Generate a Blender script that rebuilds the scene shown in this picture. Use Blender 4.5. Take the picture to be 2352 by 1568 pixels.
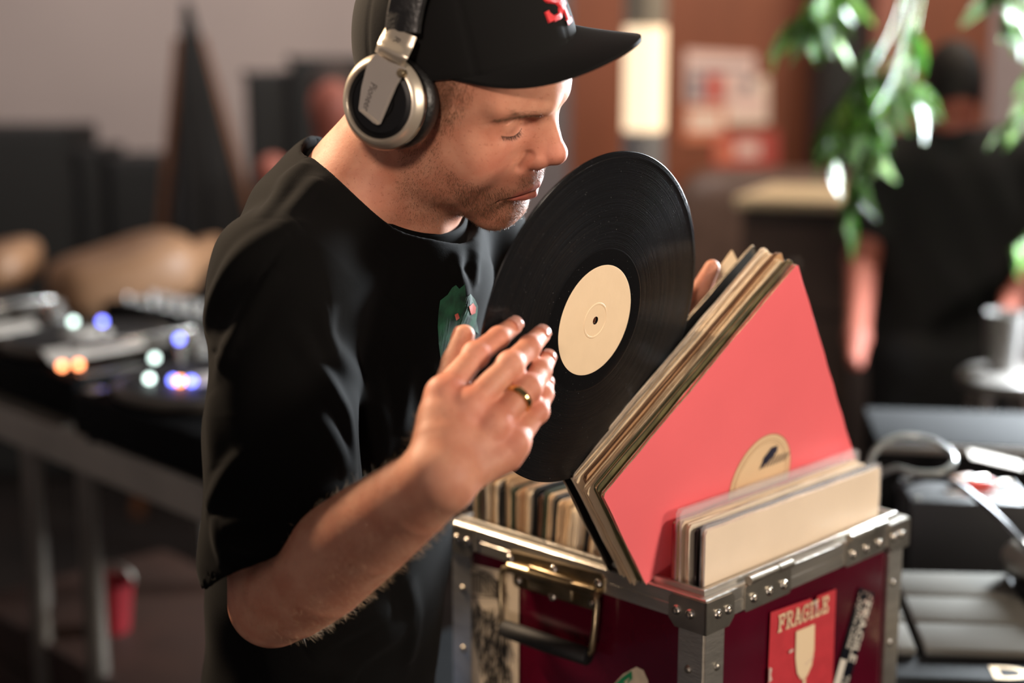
import bpy, bmesh, math, random
import numpy as np
from mathutils import Vector, Matrix
from mathutils.bvhtree import BVHTree

for o in list(bpy.data.objects):
    bpy.data.objects.remove(o, do_unlink=True)
scene = bpy.context.scene
C = scene.collection
PI = math.pi

# ---------------------------------------------------------------- camera
FPX, W, H = 3450.0, 2352.0, 1568.0
PITCH = math.radians(10.98)
CAMZ = 1.65
cam_d = bpy.data.cameras.new('camera')
cam_d.sensor_width = 36.0
cam_d.lens = 36.0 * FPX / W
cam_d.clip_start = 0.05
cam_d.dof.use_dof = True
cam_d.dof.focus_distance = 1.325
cam_d.dof.aperture_fstop = 2.0
cam = bpy.data.objects.new('camera', cam_d)
C.objects.link(cam)
cam.location = (0, 0, CAMZ)
cam.rotation_euler = (math.radians(90) - PITCH, 0, 0)
scene.camera = cam

# ---------------------------------------------------------------- world, lights, exposure
wd = bpy.data.worlds.new('room_ambient')
scene.world = wd
wd.use_nodes = True
wd.node_tree.nodes['Background'].inputs[0].default_value = (1.0, 0.86, 0.76, 1)
wd.node_tree.nodes['Background'].inputs[1].default_value = 0.014
scene.view_settings.view_transform = 'Standard'
scene.view_settings.look = 'None'
scene.view_settings.gamma = 1.0
scene.view_settings.use_curve_mapping = False
scene.view_settings.exposure = 0.0


def aim(o, target):
    d = Vector(target) - o.location
    o.rotation_euler = d.to_track_quat('-Z', 'Y').to_euler()


def area(name, loc, target, energy, sx, sy, col):
    l = bpy.data.lights.new(name, 'AREA')
    l.shape = 'RECTANGLE'
    l.size, l.size_y = sx, sy
    l.energy = energy
    l.color = col
    o = bpy.data.objects.new(name, l)
    C.objects.link(o)
    o.location = loc
    aim(o, target)
    return o


def spot(name, loc, target, energy, size, blend, radius, col):
    l = bpy.data.lights.new(name, 'SPOT')
    l.energy = energy
    l.spot_size = math.radians(size)
    l.spot_blend = blend
    l.shadow_soft_size = radius
    l.color = col
    o = bpy.data.objects.new(name, l)
    C.objects.link(o)
    o.location = loc
    aim(o, target)
    return o


# stage lamp over the photographer's right shoulder, cool daylight from the right rear, warm house light from the rear, added fills
spot('stage_spot', (-0.25, -0.75, 2.2), (-0.03, 1.33, 1.58), 108, 16.5, 0.4, 0.10, (1.0, 0.81, 0.67))
area('work_light_right', (2.3, 0.35, 2.0), (0.2, 1.35, 1.35), 56, 0.45, 0.45, (1.0, 0.85, 0.70))
area('daylight_opening', (1.62, 3.2, 1.75), (0.05, 1.3, 1.55), 300, 0.45, 0.8, (0.86, 0.94, 1.0))
spot('house_spot_rear', (-1.7, 2.5, 3.0), (-0.22, 1.32, 1.42), 620, 26, 0.6, 0.15, (1.0, 0.74, 0.5))
area('front_fill', (-0.7, -1.2, 2.9), (0.0, 1.6, 1.2), 4, 1.2, 1.2, (1.0, 0.78, 0.62))  # soft warm fill, added from the front left; no visible source
spot('case_fill_spot', (-0.5, -0.3, 0.75), (0.06, 1.45, 1.06), 26, 17, 0.6, 0.12, (1.0, 0.82, 0.68))  # unseen low fill, added to brighten the handle side of the case
area('wall_wash_left', (-1.2, 4.6, 3.4), (-2.0, 7.6, 1.6), 75, 1.5, 0.5, (1.0, 0.90, 0.86))  # unseen wash, added to brighten the pale rear wall
area('wall_wash_right', (1.6, 4.2, 3.4), (1.4, 6.8, 1.4), 78, 1.2, 0.5, (1.0, 0.80, 0.62))  # unseen wash, added to brighten the panelled wall and its posters
area('skylight_right', (3.4, 4.6, 3.5), (2.4, 4.4, 1.2), 40, 1.2, 1.2, (0.88, 0.96, 1.0))


# ---------------------------------------------------------------- helpers
def P(x, y, d):
    """world position of the scene point seen at photo pixel (x, y), d metres along the lens axis"""
    v = Vector(((x - W / 2) / FPX, 1.0, -(y - H / 2) / FPX)) * d
    c, s = math.cos(PITCH), math.sin(PITCH)
    return Vector((v.x, c * v.y + s * v.z, CAMZ - s * v.y + c * v.z))


def tag(o, label=None, cat=None, group=None, kind=None):
    if label: o['label'] = label
    if cat: o['category'] = cat
    if group: o['group'] = group
    if kind: o['kind'] = kind
    return o


def empty(name, loc=(0, 0, 0), rot=(0, 0, 0), label=None, cat=None, group=None):
    o = bpy.data.objects.new(name, None)
    C.objects.link(o)
    o.location = loc
    o.rotation_euler = rot
    o.empty_display_size = 0.05
    return tag(o, label, cat, group)


def obj(name, me, m=None, parent=None, smooth=None):
    if isinstance(me, bmesh.types.BMesh):
        bm = me
        me = bpy.data.meshes.new(name)
        bm.to_mesh(me)
        bm.free()
    o = bpy.data.objects.new(name, me)
    C.objects.link(o)
    if m is not None:
        me.materials.clear()
        me.materials.append(m)
    if parent is not None:
        o.parent = parent
    if smooth is not None:
        smooth_by_angle(me, smooth)
    return o


def smooth_by_angle(me, deg):
    me.polygons.foreach_set('use_smooth', [True] * len(me.polygons))
    if deg < 180:
        me.set_sharp_from_angle(angle=math.radians(deg))


def dup(root, loc=None, rot=None, label=None, group=None):
    r = root.copy()
    C.objects.link(r)
    if loc is not None: r.location = loc
    if rot is not None: r.rotation_euler = rot
    if label: r['label'] = label
    if group: r['group'] = group
    for ch in list(root.children):
        c = ch.copy(); C.objects.link(c); c.parent = r
        for g in list(ch.children):
            d = g.copy(); C.objects.link(d); d.parent = c
    return r


def xf(bm, geom, M):
    bmesh.ops.transform(bm, matrix=M, verts=geom)


def add_box(bm, x0, x1, y0, y1, z0, z1, bev=0.0, seg=2, M=None):
    g = bmesh.ops.create_cube(bm, size=1.0)['verts']
    xf(bm, g, Matrix.Translation(((x0 + x1) / 2, (y0 + y1) / 2, (z0 + z1) / 2)) @ Matrix.Diagonal((x1 - x0, y1 - y0, z1 - z0, 1)))
    if bev > 0:
        es = list({e for v in g for e in v.link_edges})
        r = bmesh.ops.bevel(bm, geom=es, offset=bev, segments=seg, affect='EDGES', profile=0.5)
        g = list({v for f in r['faces'] for v in f.verts} | {v for v in g if v.is_valid})
    if M is not None:
        xf(bm, g, M)
    return g


def box(x0, x1, y0, y1, z0, z1, bev=0.0, seg=2):
    bm = bmesh.new()
    add_box(bm, x0, x1, y0, y1, z0, z1, bev, seg)
    return bm


def add_tube(bm, pts, r, seg=10, closed=False, caps=True):
    pts = [Vector(p) for p in pts]
    n = len(pts)
    rs = r if hasattr(r, '__len__') else [r] * n
    rings = []
    up = None
    for i in range(n):
        if closed:
            t = pts[(i + 1) % n] - pts[i - 1]
        else:
            t = pts[min(i + 1, n - 1)] - pts[max(i - 1, 0)]
        t.normalize()
        if up is None:
            up = t.orthogonal().normalized()
        up = (up - t * up.dot(t)).normalized()
        b = t.cross(up)
        rings.append([bm.verts.new(pts[i] + (up * math.cos(2 * PI * k / seg) + b * math.sin(2 * PI * k / seg)) * rs[i]) for k in range(seg)])
    m = n if closed else n - 1
    for i in range(m):
        a, b = rings[i], rings[(i + 1) % n]
        for k in range(seg):
            bm.faces.new((a[k], a[(k + 1) % seg], b[(k + 1) % seg], b[k]))
    if caps and not closed:
        bm.faces.new(rings[0][::-1])
        bm.faces.new(rings[-1])
    return [v for rg in rings for v in rg]


def add_lathe(bm, prof, seg=32, M=None, ang=2 * PI):
    """prof: list of (r, z) revolved round z"""
    rings = []
    full = abs(ang - 2 * PI) < 1e-6
    vs = []
    for r, z in prof:
        if r < 1e-7:
            v = bm.verts.new((0, 0, z)); rings.append([v]); vs.append(v)
        else:
            rg = [bm.verts.new((r * math.cos(ang * k / seg), r * math.sin(ang * k / seg), z)) for k in range(seg if full else seg + 1)]
            rings.append(rg); vs += rg
    for a, b in zip(rings[:-1], rings[1:]):
        n = max(len(a), len(b))
        for k in range(n if full else n - 1):
            k2 = (k + 1) % n
            if len(a) == 1 and len(b) == 1: continue
            if len(a) == 1: bm.faces.new((a[0], b[k], b[k2]))
            elif len(b) == 1: bm.faces.new((a[k], a[k2], b[0])) if True else None
            else: bm.faces.new((a[k], a[k2], b[k2], b[k]))
    bmesh.ops.recalc_face_normals(bm, faces=list({f for v in vs for f in v.link_faces}))
    if M is not None:
        xf(bm, vs, M)
    return vs


def lathe(prof, seg=32):
    bm = bmesh.new()
    add_lathe(bm, prof, seg)
    return bm


def add_poly(bm, pts3, thick=None):
    """flat polygon (list of 3D points); thick: Vector to extrude along"""
    vs = [bm.verts.new(p) for p in pts3]
    f = bm.faces.new(vs)
    if thick is not None:
        r = bmesh.ops.extrude_face_region(bm, geom=[f])
        nv = [e for e in r['geom'] if isinstance(e, bmesh.types.BMVert)]
        bmesh.ops.translate(bm, verts=nv, vec=thick)
        return vs + nv
    return vs


def basis(ex, ey, ez, o):
    return Matrix(((ex[0], ey[0], ez[0], o[0]), (ex[1], ey[1], ez[1], o[1]), (ex[2], ey[2], ez[2], o[2]), (0, 0, 0, 1)))


def ribbons(bm, lines, w, to3d):
    """flat stroke ribbons for lettering and scribble: lines = list of 2D polylines"""
    for ln in lines:
        for (a, b) in zip(ln[:-1], ln[1:]):
            ax, ay = a; bx_, by = b
            dx, dy = bx_ - ax, by - ay
            L = math.hypot(dx, dy)
            if L < 1e-9: continue
            dx, dy = dx / L, dy / L
            e = w * 0.35
            ax, ay, bx_, by = ax - dx * e, ay - dy * e, bx_ + dx * e, by + dy * e
            nx, ny = -dy * w / 2, dx * w / 2
            bm.faces.new([bm.verts.new(to3d(u, v)) for u, v in ((ax + nx, ay + ny), (ax - nx, ay - ny), (bx_ - nx, by - ny), (bx_ + nx, by + ny))])


_txt_cache = {}


def text_mesh(s, size, align='LEFT', extrude=0.0, shear=0.0, bold=0.0):
    cu = bpy.data.curves.new('lettering', 'FONT')
    cu.body = s
    cu.size = size
    cu.align_x = align
    cu.extrude = extrude
    cu.shear = shear
    cu.offset = bold
    cu.resolution_u = 3
    o = bpy.data.objects.new('lettering_tmp', cu)
    C.objects.link(o)
    dg = bpy.context.evaluated_depsgraph_get()
    me = bpy.data.meshes.new_from_object(o.evaluated_get(dg))
    bpy.data.objects.remove(o, do_unlink=True)
    bpy.data.curves.remove(cu)
    return me


# ---------------------------------------------------------------- materials
MATS = {}


def lin(c):
    """8-bit sRGB triple to linear RGBA"""
    o = []
    for v in c:
        v = v / 255.0
        o.append(v / 12.92 if v <= 0.04045 else ((v + 0.055) / 1.055) ** 2.4)
    return (*o, 1.0)


def mat(name, col, rough=0.5, metal=0.0, spec=0.5, var=0.0, vscale=30.0, bump=0.0, bscale=200.0, col2=None, coat=0.0, trans=0.0, sheen=0.0, stretch=None, emit=0.0, aniso=0.0):
    if name in MATS:
        return MATS[name]
    m = bpy.data.materials.new(name)
    m.use_nodes = True
    nt = m.node_tree
    b = nt.nodes['Principled BSDF']
    c = lin(col)
    b.inputs['Base Color'].default_value = c
    b.inputs['Roughness'].default_value = rough
    b.inputs['Metallic'].default_value = metal
    b.inputs['Specular IOR Level'].default_value = spec
    b.inputs['Coat Weight'].default_value = coat
    b.inputs['Coat Roughness'].default_value = 0.08
    b.inputs['Transmission Weight'].default_value = trans
    b.inputs['Sheen Weight'].default_value = sheen
    b.inputs['Sheen Roughness'].default_value = 0.4
    b.inputs['Anisotropic'].default_value = aniso
    if emit > 0:
        b.inputs['Emission Color'].default_value = c
        b.inputs['Emission Strength'].default_value = emit
    tc = nt.nodes.new('ShaderNodeTexCoord')
    src = tc.outputs['Object']
    if stretch:
        mp = nt.nodes.new('ShaderNodeMapping')
        mp.inputs['Scale'].default_value = stretch
        nt.links.new(src, mp.inputs[0])
        src = mp.outputs[0]
    if var > 0 or col2:
        n = nt.nodes.new('ShaderNodeTexNoise')
        n.inputs['Scale'].default_value = vscale
        n.inputs['Detail'].default_value = 6
        nt.links.new(src, n.inputs['Vector'])
        r = nt.nodes.new('ShaderNodeValToRGB')
        r.color_ramp.elements[0].position = 0.32
        r.color_ramp.elements[1].position = 0.68
        c2 = lin(col2) if col2 else tuple(max(0, v * (1 - var)) for v in c[:3]) + (1,)
        c1 = c if col2 else tuple(min(1, v * (1 + var * 0.5)) for v in c[:3]) + (1,)
        r.color_ramp.elements[0].color = c2
        r.color_ramp.elements[1].color = c1
        nt.links.new(n.outputs['Fac'], r.inputs[0])
        nt.links.new(r.outputs[0], b.inputs['Base Color'])
    if bump > 0:
        n2 = nt.nodes.new('ShaderNodeTexNoise')
        n2.inputs['Scale'].default_value = bscale
        n2.inputs['Detail'].default_value = 4
        nt.links.new(src, n2.inputs['Vector'])
        bp = nt.nodes.new('ShaderNodeBump')
        bp.inputs['Strength'].default_value = bump
        bp.inputs['Distance'].default_value = 0.002
        nt.links.new(n2.outputs['Fac'], bp.inputs['Height'])
        nt.links.new(bp.outputs[0], b.inputs['Normal'])
    MATS[name] = m
    return m


M_alu = mat('brushed_aluminium', (205, 200, 190), 0.34, 0.9, var=0.18, vscale=14, bump=0.25, bscale=120, stretch=(1, 1, 6))
M_steel = mat('zinc_plated_steel', (178, 172, 160), 0.36, 0.95, var=0.3, vscale=22, bump=0.15, bscale=90)
M_brass = mat('tarnished_steel', (168, 150, 120), 0.33, 0.95, var=0.35, vscale=40, bump=0.1, bscale=150)
M_rivet = mat('rivet_steel', (215, 208, 196), 0.25, 1.0)
M_burg = mat('burgundy_laminate', (80, 8, 29), 0.20, 0.0, var=0.25, vscale=8, bump=0.08, bscale=60, coat=0.5)
M_black = mat('black_rubber', (16, 16, 17), 0.6, 0.0, var=0.2, vscale=40)
M_blackp = mat('black_plastic', (16, 16, 17), 0.8, 0.0, spec=0.1, var=0.2, vscale=25)
M_dark = mat('dark_fabric_board', (24, 23, 23), 0.75, 0.0, var=0.4, vscale=8)
# ================================================================ room shell
M_floor = mat('dark_floorboards', (24, 18, 15), 0.7, spec=.2, var=0.4, vscale=3, bump=0.2, bscale=20)
tag(obj('floor', box(-5.0, 5.0, -2.5, 8.5, -0.05, 0.0), M_floor), 'dark worn floor of the room', 'floor', kind='structure')
M_lil = mat('pale_lilac_paint', (176, 164, 160), 0.8, var=.03, vscale=2)
M_brw = mat('brown_wall_panel', (122, 66, 40), 0.55, var=.15, vscale=3, stretch=(3, 1, .3))
M_gry = mat('grey_lilac_panel', (150, 138, 140), 0.8)
M_cei = mat('dark_ceiling', (60, 54, 50), 0.9)
tag(obj('wall_back', box(-5.0, 0.55, 7.8, 7.9, 0, 3.6), M_lil), 'pale lilac grey rear wall at the left', 'wall', kind='structure')
tag(obj('wall_panelled', box(0.25, 2.05, 6.55, 6.65, 0, 3.6), M_brw), 'brown panelled partition wall with posters', 'wall', kind='structure')
tag(obj('wall_rear_right', box(2.0, 5.0, 6.75, 6.85, 0, 3.6), M_gry), 'grey rear wall behind the plant', 'wall', kind='structure')
tag(obj('wall_left', box(-5.1, -5.0, -2.5, 7.9, 0, 3.6), M_lil), 'pale lilac side wall at the left', 'wall', kind='structure')
tag(obj('wall_right', box(5.0, 5.1, -2.5, 6.85, 0, 3.6), M_gry), 'grey side wall at the right', 'wall', kind='structure')
tag(obj('wall_front', box(-5.1, 5.1, -2.6, -2.5, 0, 3.6), M_gry), 'grey wall behind the photographer', 'wall', kind='structure')
tag(obj('ceiling', box(-5.1, 5.1, -2.6, 7.9, 3.6, 3.7), M_cei), 'dark ceiling of the room', 'ceiling', kind='structure')
# ================================================================ record case
RIM = 1.144
CH = 0.27                       # case height
CL, CW = 0.345, 0.36            # along the handle side (y), along the hinge side (x)
TH = math.radians(45.6)
case = empty('record_case', (0.1816, 1.3390, RIM - CH), (0, 0, TH),
             'open burgundy flight case with aluminium edges and fragile stickers, full of records', 'record case')
CM = Matrix.Translation((0.1816, 1.3390, RIM)) @ Matrix.Rotation(TH, 4, 'Z')    # case-rim frame (metres)
CMI = CM.inverted()
T = 0.009
# panels (local z from 0 to CH)
obj('hinge_side_panel', box(0.004, CW - 0.004, 0.002, 0.002 + T, 0.004, CH - 0.004), M_burg, case)
obj('back_side_panel', box(0.004, CW - 0.004, CL - 0.002 - T, CL - 0.002, 0.004, CH - 0.004), M_burg, case)
obj('handle_side_panel', box(0.002, 0.002 + T, 0.011, CL - 0.011, 0.004, CH - 0.004), M_burg, case)
obj('far_side_panel', box(CW - 0.002 - T, CW - 0.002, 0.011, CL - 0.011, 0.004, CH - 0.004), M_burg, case)
obj('bottom_panel', box(0.011, CW - 0.011, 0.011, CL - 0.011, 0.002, 0.011), M_burg, case)


def angle_profile(bm, p0, p1, ax, ay, leg=0.030, t=0.0025):
    """an L extrusion from p0 to p1; legs run along ax and ay"""
    p0, p1, ax, ay = Vector(p0), Vector(p1), Vector(ax), Vector(ay)
    poly = [ax * 0 + ay * 0, ax * leg, ax * leg + ay * t, ax * t * 1.3 + ay * t * 1.3, ay * leg + ax * t, ay * leg]
    a = [bm.verts.new(p0 + q) for q in poly]
    b = [bm.verts.new(p1 + q) for q in poly]
    n = len(poly)
    for i in range(n):
        bm.faces.new((a[i], a[(i + 1) % n], b[(i + 1) % n], b[i]))
    bm.faces.new(a[::-1]); bm.faces.new(b)
    bmesh.ops.recalc_face_normals(bm, faces=bm.faces[:])


g = 0.0015
for (x, y, sx, sy) in ((0, 0, 1, 1), (CW, 0, -1, 1), (CW, CL, -1, -1), (0, CL, 1, -1)):
    bm = bmesh.new()
    angle_profile(bm, (x - sx * g, y - sy * g, 0.0), (x - sx * g, y - sy * g, CH - 0.010), (sx, 0, 0), (0, sy, 0), 0.031)
    bmesh.ops.bevel(bm, geom=[e for e in bm.edges if abs((e.verts[0].co - e.verts[1].co).z) > 0.1 and abs(e.verts[0].co.x - (x - sx * g)) < 1e-5 and abs(e.verts[0].co.y - (y - sy * g)) < 1e-5], offset=0.002, segments=2, affect='EDGES')
    obj('corner_angle', bm, M_alu, case)


def rim_profile(name, a, b, inward):
    """top edge extrusion: outer band, flat lip, raised tongue on the inner side"""
    bm = bmesh.new()
    a, b, inw = Vector(a), Vector(b), Vector(inward)
    z = Vector((0, 0, 1))
    pr = [(-0.0035, -0.026), (-0.0035, -0.014), (-0.0028, -0.0135), (-0.0028, -0.0125), (-0.0035, -0.012), (-0.0035, -0.001), (-0.0025, 0.0),
          (0.0045, 0.0), (0.0055, 0.0045), (0.0065, 0.005), (0.0095, 0.005), (0.0105, 0.004), (0.0125, 0.004), (0.0125, -0.026)]
    d = (b - a).normalized()
    va, vb = [], []
    for (i, zz) in pr:
        va.append(bm.verts.new(a + d * max(i, -0.0035) + inw * i + z * zz))
        vb.append(bm.verts.new(b - d * max(i, -0.0035) + inw * i + z * zz))
    n = len(pr)
    for i in range(n):
        bm.faces.new((va[i], va[(i + 1) % n], vb[(i + 1) % n], vb[i]))
    bm.faces.new(va[::-1]); bm.faces.new(vb)
    bmesh.ops.recalc_face_normals(bm, faces=bm.faces[:])
    return obj(name, bm, M_alu, case)


cs = [(0, 0, CH), (CW, 0, CH), (CW, CL, CH), (0, CL, CH)]
for i, inw in enumerate(((0, 1, 0), (-1, 0, 0), (0, -1, 0), (1, 0, 0))):
    rim_profile('rim_extrusion', cs[i], cs[(i + 1) % 4], inw)
for i, inw in enumerate(((0, 1, 0), (-1, 0, 0), (0, -1, 0), (1, 0, 0))):
    bm = bmesh.new()
    a, b = Vector(cs[i]) * 1, Vector(cs[(i + 1) % 4]) * 1
    a.z = b.z = 0
    a -= Vector(inw) * 0.002; b -= Vector(inw) * 0.002
    angle_profile(bm, a, b, (0, 0, 1), inw, 0.030)
    obj('bottom_edge_angle', bm, M_alu, case)

# rivets: one shared mesh, domed with a hollow centre
rv = lathe([(0.0, 0.0010), (0.0012, 0.0012), (0.0016, 0.0022), (0.0026, 0.0024), (0.0040, 0.0016), (0.0046, 0.0)], 14)
rivet_me = bpy.data.meshes.new('rivet'); rv.to_mesh(rivet_me); rv.free()
rivet_me.materials.append(M_rivet)
smooth_by_angle(rivet_me, 50)
rv = lathe([(0.0, 0.0022), (0.0018, 0.0021), (0.0032, 0.0014), (0.0040, 0.0)], 12)
rivet2_me = bpy.data.meshes.new('rivet_head'); rv.to_mesh(rivet2_me); rv.free()
rivet2_me.materials.append(M_steel)
smooth_by_angle(rivet2_me, 60)


def rivet(parent, loc, face, s=1.0, me=None):
    o = bpy.data.objects.new('rivet', me or rivet_me)
    C.objects.link(o)
    o.parent = parent
    o.location = loc
    o.scale = (s, s, s)
    o.rotation_euler = {'-y': (PI / 2, 0, 0), '-x': (0, -PI / 2, 0), '+y': (-PI / 2, 0, 0), '+x': (0, PI / 2, 0)}[face]
    return o


OUT = 0.0036


def plate2d(poly, th, to3, nvec, bev=0.0006):
    bm = bmesh.new()
    add_poly(bm, [to3(u, v) for u, v in poly], Vector(nvec) * th)
    bmesh.ops.recalc_face_normals(bm, faces=bm.faces[:])
    return bm


def rounded(x0, x1, z0, z1, r, n=4):
    out = []
    for (cx, cz, a0) in ((x1 - r, z1 - r, 0), (x0 + r, z1 - r, 90), (x0 + r, z0 + r, 180), (x1 - r, z0 + r, 270)):
        for k in range(n + 1):
            a = math.radians(a0 + 90 * k / n)
            out.append((cx + r * math.cos(a), cz + r * math.sin(a)))
    return out


CBf = lambda off: (lambda u, v: (u, -off, CH + v))          # hinge side (front right in the photo)
CAf = lambda off: (lambda u, v: (-off, u, CH + v))          # handle side (front left)
# corner brackets, wrapping two sides
for (cx, cy, sx, sy) in ((0, 0, 1, 1), (CW, 0, -1, 1), (0, CL, 1, -1), (CW, CL, -1, -1)):
    bm = bmesh.new()
    L, z0, z1, t, o_ = 0.039, -0.034, -0.002, 0.0022, OUT
    pl = [(0, z1), (L - 0.004, z1), (L, z1 - 0.004), (L, z0 + 0.008), (L - 0.008, z0), (0, z0)]
    add_poly(bm, [(cx + sx * (u if u else -o_ - t), cy - sy * o_, CH + v) for u, v in pl], Vector((0, -sy * t, 0)))
    add_poly(bm, [(cx - sx * o_, cy + sy * (u if u else -o_ - t), CH + v) for u, v in pl], Vector((-sx * t, 0, 0)))
    bmesh.ops.recalc_face_normals(bm, faces=bm.faces[:])
    br = obj('corner_bracket', bm, M_steel, case)
    for u in (0.013, 0.029):
        rivet(br, (cx + sx * u, cy - sy * (o_ + t), CH - 0.017), '-y' if sy > 0 else '+y', 1.1)
        rivet(br, (cx - sx * (o_ + t), cy + sy * u, CH - 0.017), '-x' if sx > 0 else '+x', 1.15)
for (cx, cy, sx, sy) in ((0, 0, 1, 1), (CW, 0, -1, 1), (0, CL, 1, -1)):
    for z in (0.07, 0.135, 0.205):
        rivet(case, (cx + sx * 0.019, cy - sy * (g + 0.0003), z - 0.008), '-y' if sy > 0 else '+y', 1.05, rivet2_me)
        rivet(case, (cx - sx * (g + 0.0003), cy + sy * 0.017, z - 0.010), '-x' if sx > 0 else '+x', 1.05, rivet2_me)
# hinges on the hinge side
for (x0, x1) in ((0.057, 0.134), (0.236, 0.313)):
    hg = obj('hinge', plate2d(rounded(x0, x1, -0.028, -0.001, 0.003), 0.0018, CBf(OUT), (0, -1, 0)), M_steel, case)
    n = 3
    for k in range(n):
        bm = bmesh.new()
        xa = x0 + 0.004 + (x1 - x0 - 0.004) * k / n
        xb = x0 + 0.004 + (x1 - x0 - 0.004) * (k + 1) / n - 0.001
        r = 0.0046 if k != 1 else 0.0041
        pts = []
        for side, xx in ((0, xa), (1, xb)):
            pts.append([bm.verts.new((xx, -0.0055 + r * math.cos(a), CH + 0.0035 + r * math.sin(a))) for a in [2 * PI * i / 14 for i in range(14)]])
            pts.append([bm.verts.new((xx, -0.0055 + r * .45 * math.cos(a), CH + 0.0035 + r * .45 * math.sin(a))) for a in [2 * PI * i / 14 for i in range(14)]])
        for i in range(14):
            j = (i + 1) % 14
            bm.faces.new((pts[0][i], pts[0][j], pts[2][j], pts[2][i]))
            bm.faces.new((pts[0][j], pts[0][i], pts[1][i], pts[1][j]))
            bm.faces.new((pts[2][i], pts[2][j], pts[3][j], pts[3][i]))
        bm.faces.new(pts[1]); bm.faces.new(pts[3][::-1])
        bmesh.ops.recalc_face_normals(bm, faces=bm.faces[:])
        obj('hinge_knuckle', bm, M_steel, hg, 40)
    for u in (0.014, 0.040, 0.065):
        rivet(hg, (x0 + u, -OUT - 0.0018, CH - 0.0165), '-y', 1.15)
# spring handle on the handle side: plate, folded lip, bail, grip
hp = obj('handle_plate', plate2d([(0.121, -0.010), (0.125, -0.006), (0.252, -0.012), (0.257, -0.016), (0.257, -0.027), (0.247, -0.030), (0.247, -0.046), (0.243, -0.049),
                                  (0.133, -0.046), (0.129, -0.042), (0.129, -0.028), (0.121, -0.024)], 0.002, CAf(OUT), (-1, 0, 0)), M_brass, case)
bm = bmesh.new()
# rolled housing the bail turns in
vs = add_tube(bm, [CAf(OUT + 0.003)(0.127, -0.0255), CAf(OUT + 0.003)(0.251, -0.0290)], 0.0062, 14)
obj('bail_housing', bm, M_brass, hp, 50)
bm = bmesh.new()
add_box(bm, -0.0098 - 0.0015, -0.0070, 0.158, 0.222, CH - 0.044, CH - 0.018, 0.003, 2)
obj('spring_cover', bm, M_brass, hp, 50)
for (u, v) in ((0.1285, -0.0165), (0.189, -0.0165), (0.2515, -0.0205), (0.136, -0.039), (0.187, -0.0445), (0.240, -0.0415)):
    rivet(hp, (-OUT - 0.002 - (0.0035 if 0.16 < u < 0.2 and v < -0.02 else 0), u, CH + v), '-x', 1.1)
bm = bmesh.new()
pts = [CAf(OUT + 0.006)(u, v) for u, v in ((0.135, -0.026), (0.1265, -0.028), (0.1245, -0.034), (0.1255, -0.060), (0.128, -0.084), (0.134, -0.0905))]
add_tube(bm, [Vector(p) + Vector((-0.006 * i / 5, 0, 0)) for i, p in enumerate(pts)], 0.0034, 10)
obj('handle_bail', bm, M_brass, case, 60)
bm = bmesh.new()
pts = [CAf(OUT + 0.006)(u, v) for u, v in ((0.247, -0.029), (0.2555, -0.031), (0.258, -0.037), (0.2575, -0.062), (0.255, -0.086), (0.249, -0.0925))]
add_tube(bm, [Vector(p) + Vector((-0.006 * i / 5, 0, 0)) for i, p in enumerate(pts)], 0.0034, 10)
obj('handle_bail', bm, M_brass, case, 60)
bm = bmesh.new()
add_tube(bm, [CAf(OUT + 0.0125)(u, v) for u, v in ((0.130, -0.0915), (0.132, -0.0915), (0.19, -0.0935), (0.249, -0.0945), (0.251, -0.0945))], [0.007, 0.0092, 0.0098, 0.0092, 0.007], 16)
obj('handle_grip', bm, M_black, case, 50)

# ---- stickers on the case
M_fr = mat('red_sticker_paper', (194, 58, 66), 0.42, var=0.12, vscale=60, bump=0.1, bscale=300)
M_cream = mat('cream_print', (232, 208, 172), 0.5)
M_tape = mat('black_tape', (10, 12, 22), 0.35)
M_tapew = mat('white_tape_print', (214, 208, 196), 0.5)
M_lab = mat('shipping_label_paper', (212, 196, 172), 0.55, var=0.08, vscale=25)
M_ink = mat('black_ink', (20, 18, 18), 0.55)
M_wear = mat('torn_sticker_core', (205, 180, 168), 0.7)


def decal(parent, name, m, to3, polys=(), lines=(), w=0.001, kind=None):
    bm = bmesh.new()
    for p in polys:
        bm.faces.new([bm.verts.new(to3(u, v)) for u, v in p])
    if lines:
        ribbons(bm, lines, w, to3)
    return tag(obj(name, bm, m, parent), kind=kind or ('stuff' if name == 'torn_patch' else None))


# slab-serif capitals as strokes on a 0..1 grid
GL = {
    'F': [[(.18, 0), (.18, 1)], [(.18, 1), (.85, 1)], [(.85, 1), (.85, .76)], [(.18, .52), (.62, .52)], [(.62, .66), (.62, .38)], [(.0, 0), (.42, 0)], [(.0, 1), (.2, 1)]],
    'R': [[(.18, 0), (.18, 1)], [(.0, 1), (.55, 1), (.74, .93), (.8, .76), (.74, .58), (.55, .5), (.18, .5)], [(.5, .5), (.8, 0), (.98, 0)], [(.0, 0), (.4, 0)]],
    'A': [[(.12, 0), (.46, 1), (.54, 1), (.88, 0)], [(.26, .36), (.74, .36)], [(-.02, 0), (.3, 0)], [(.7, 0), (1.02, 0)], [(.3, 1), (.5, 1)]],
    'G': [[(.86, .78), (.74, .94), (.5, 1), (.24, .92), (.08, .7), (.05, .45), (.12, .18), (.32, .02), (.56, 0), (.78, .08), (.86, .2), (.86, .45)], [(.58, .45), (1.0, .45)], [(.86, 1), (.86, .74)]],
    'I': [[(.5, 0), (.5, 1)], [(.25, 0), (.75, 0)], [(.25, 1), (.75, 1)]],
    'L': [[(.2, 0), (.2, 1)], [(.02, 1), (.42, 1)], [(.02, 0), (.82, 0), (.82, .3)]],
    'E': [[(.18, 0), (.18, 1)], [(.0, 1), (.8, 1), (.8, .76)], [(.18, .52), (.56, .52)], [(.56, .66), (.56, .38)], [(.0, 0), (.84, 0), (.84, .26)]],
}


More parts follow.
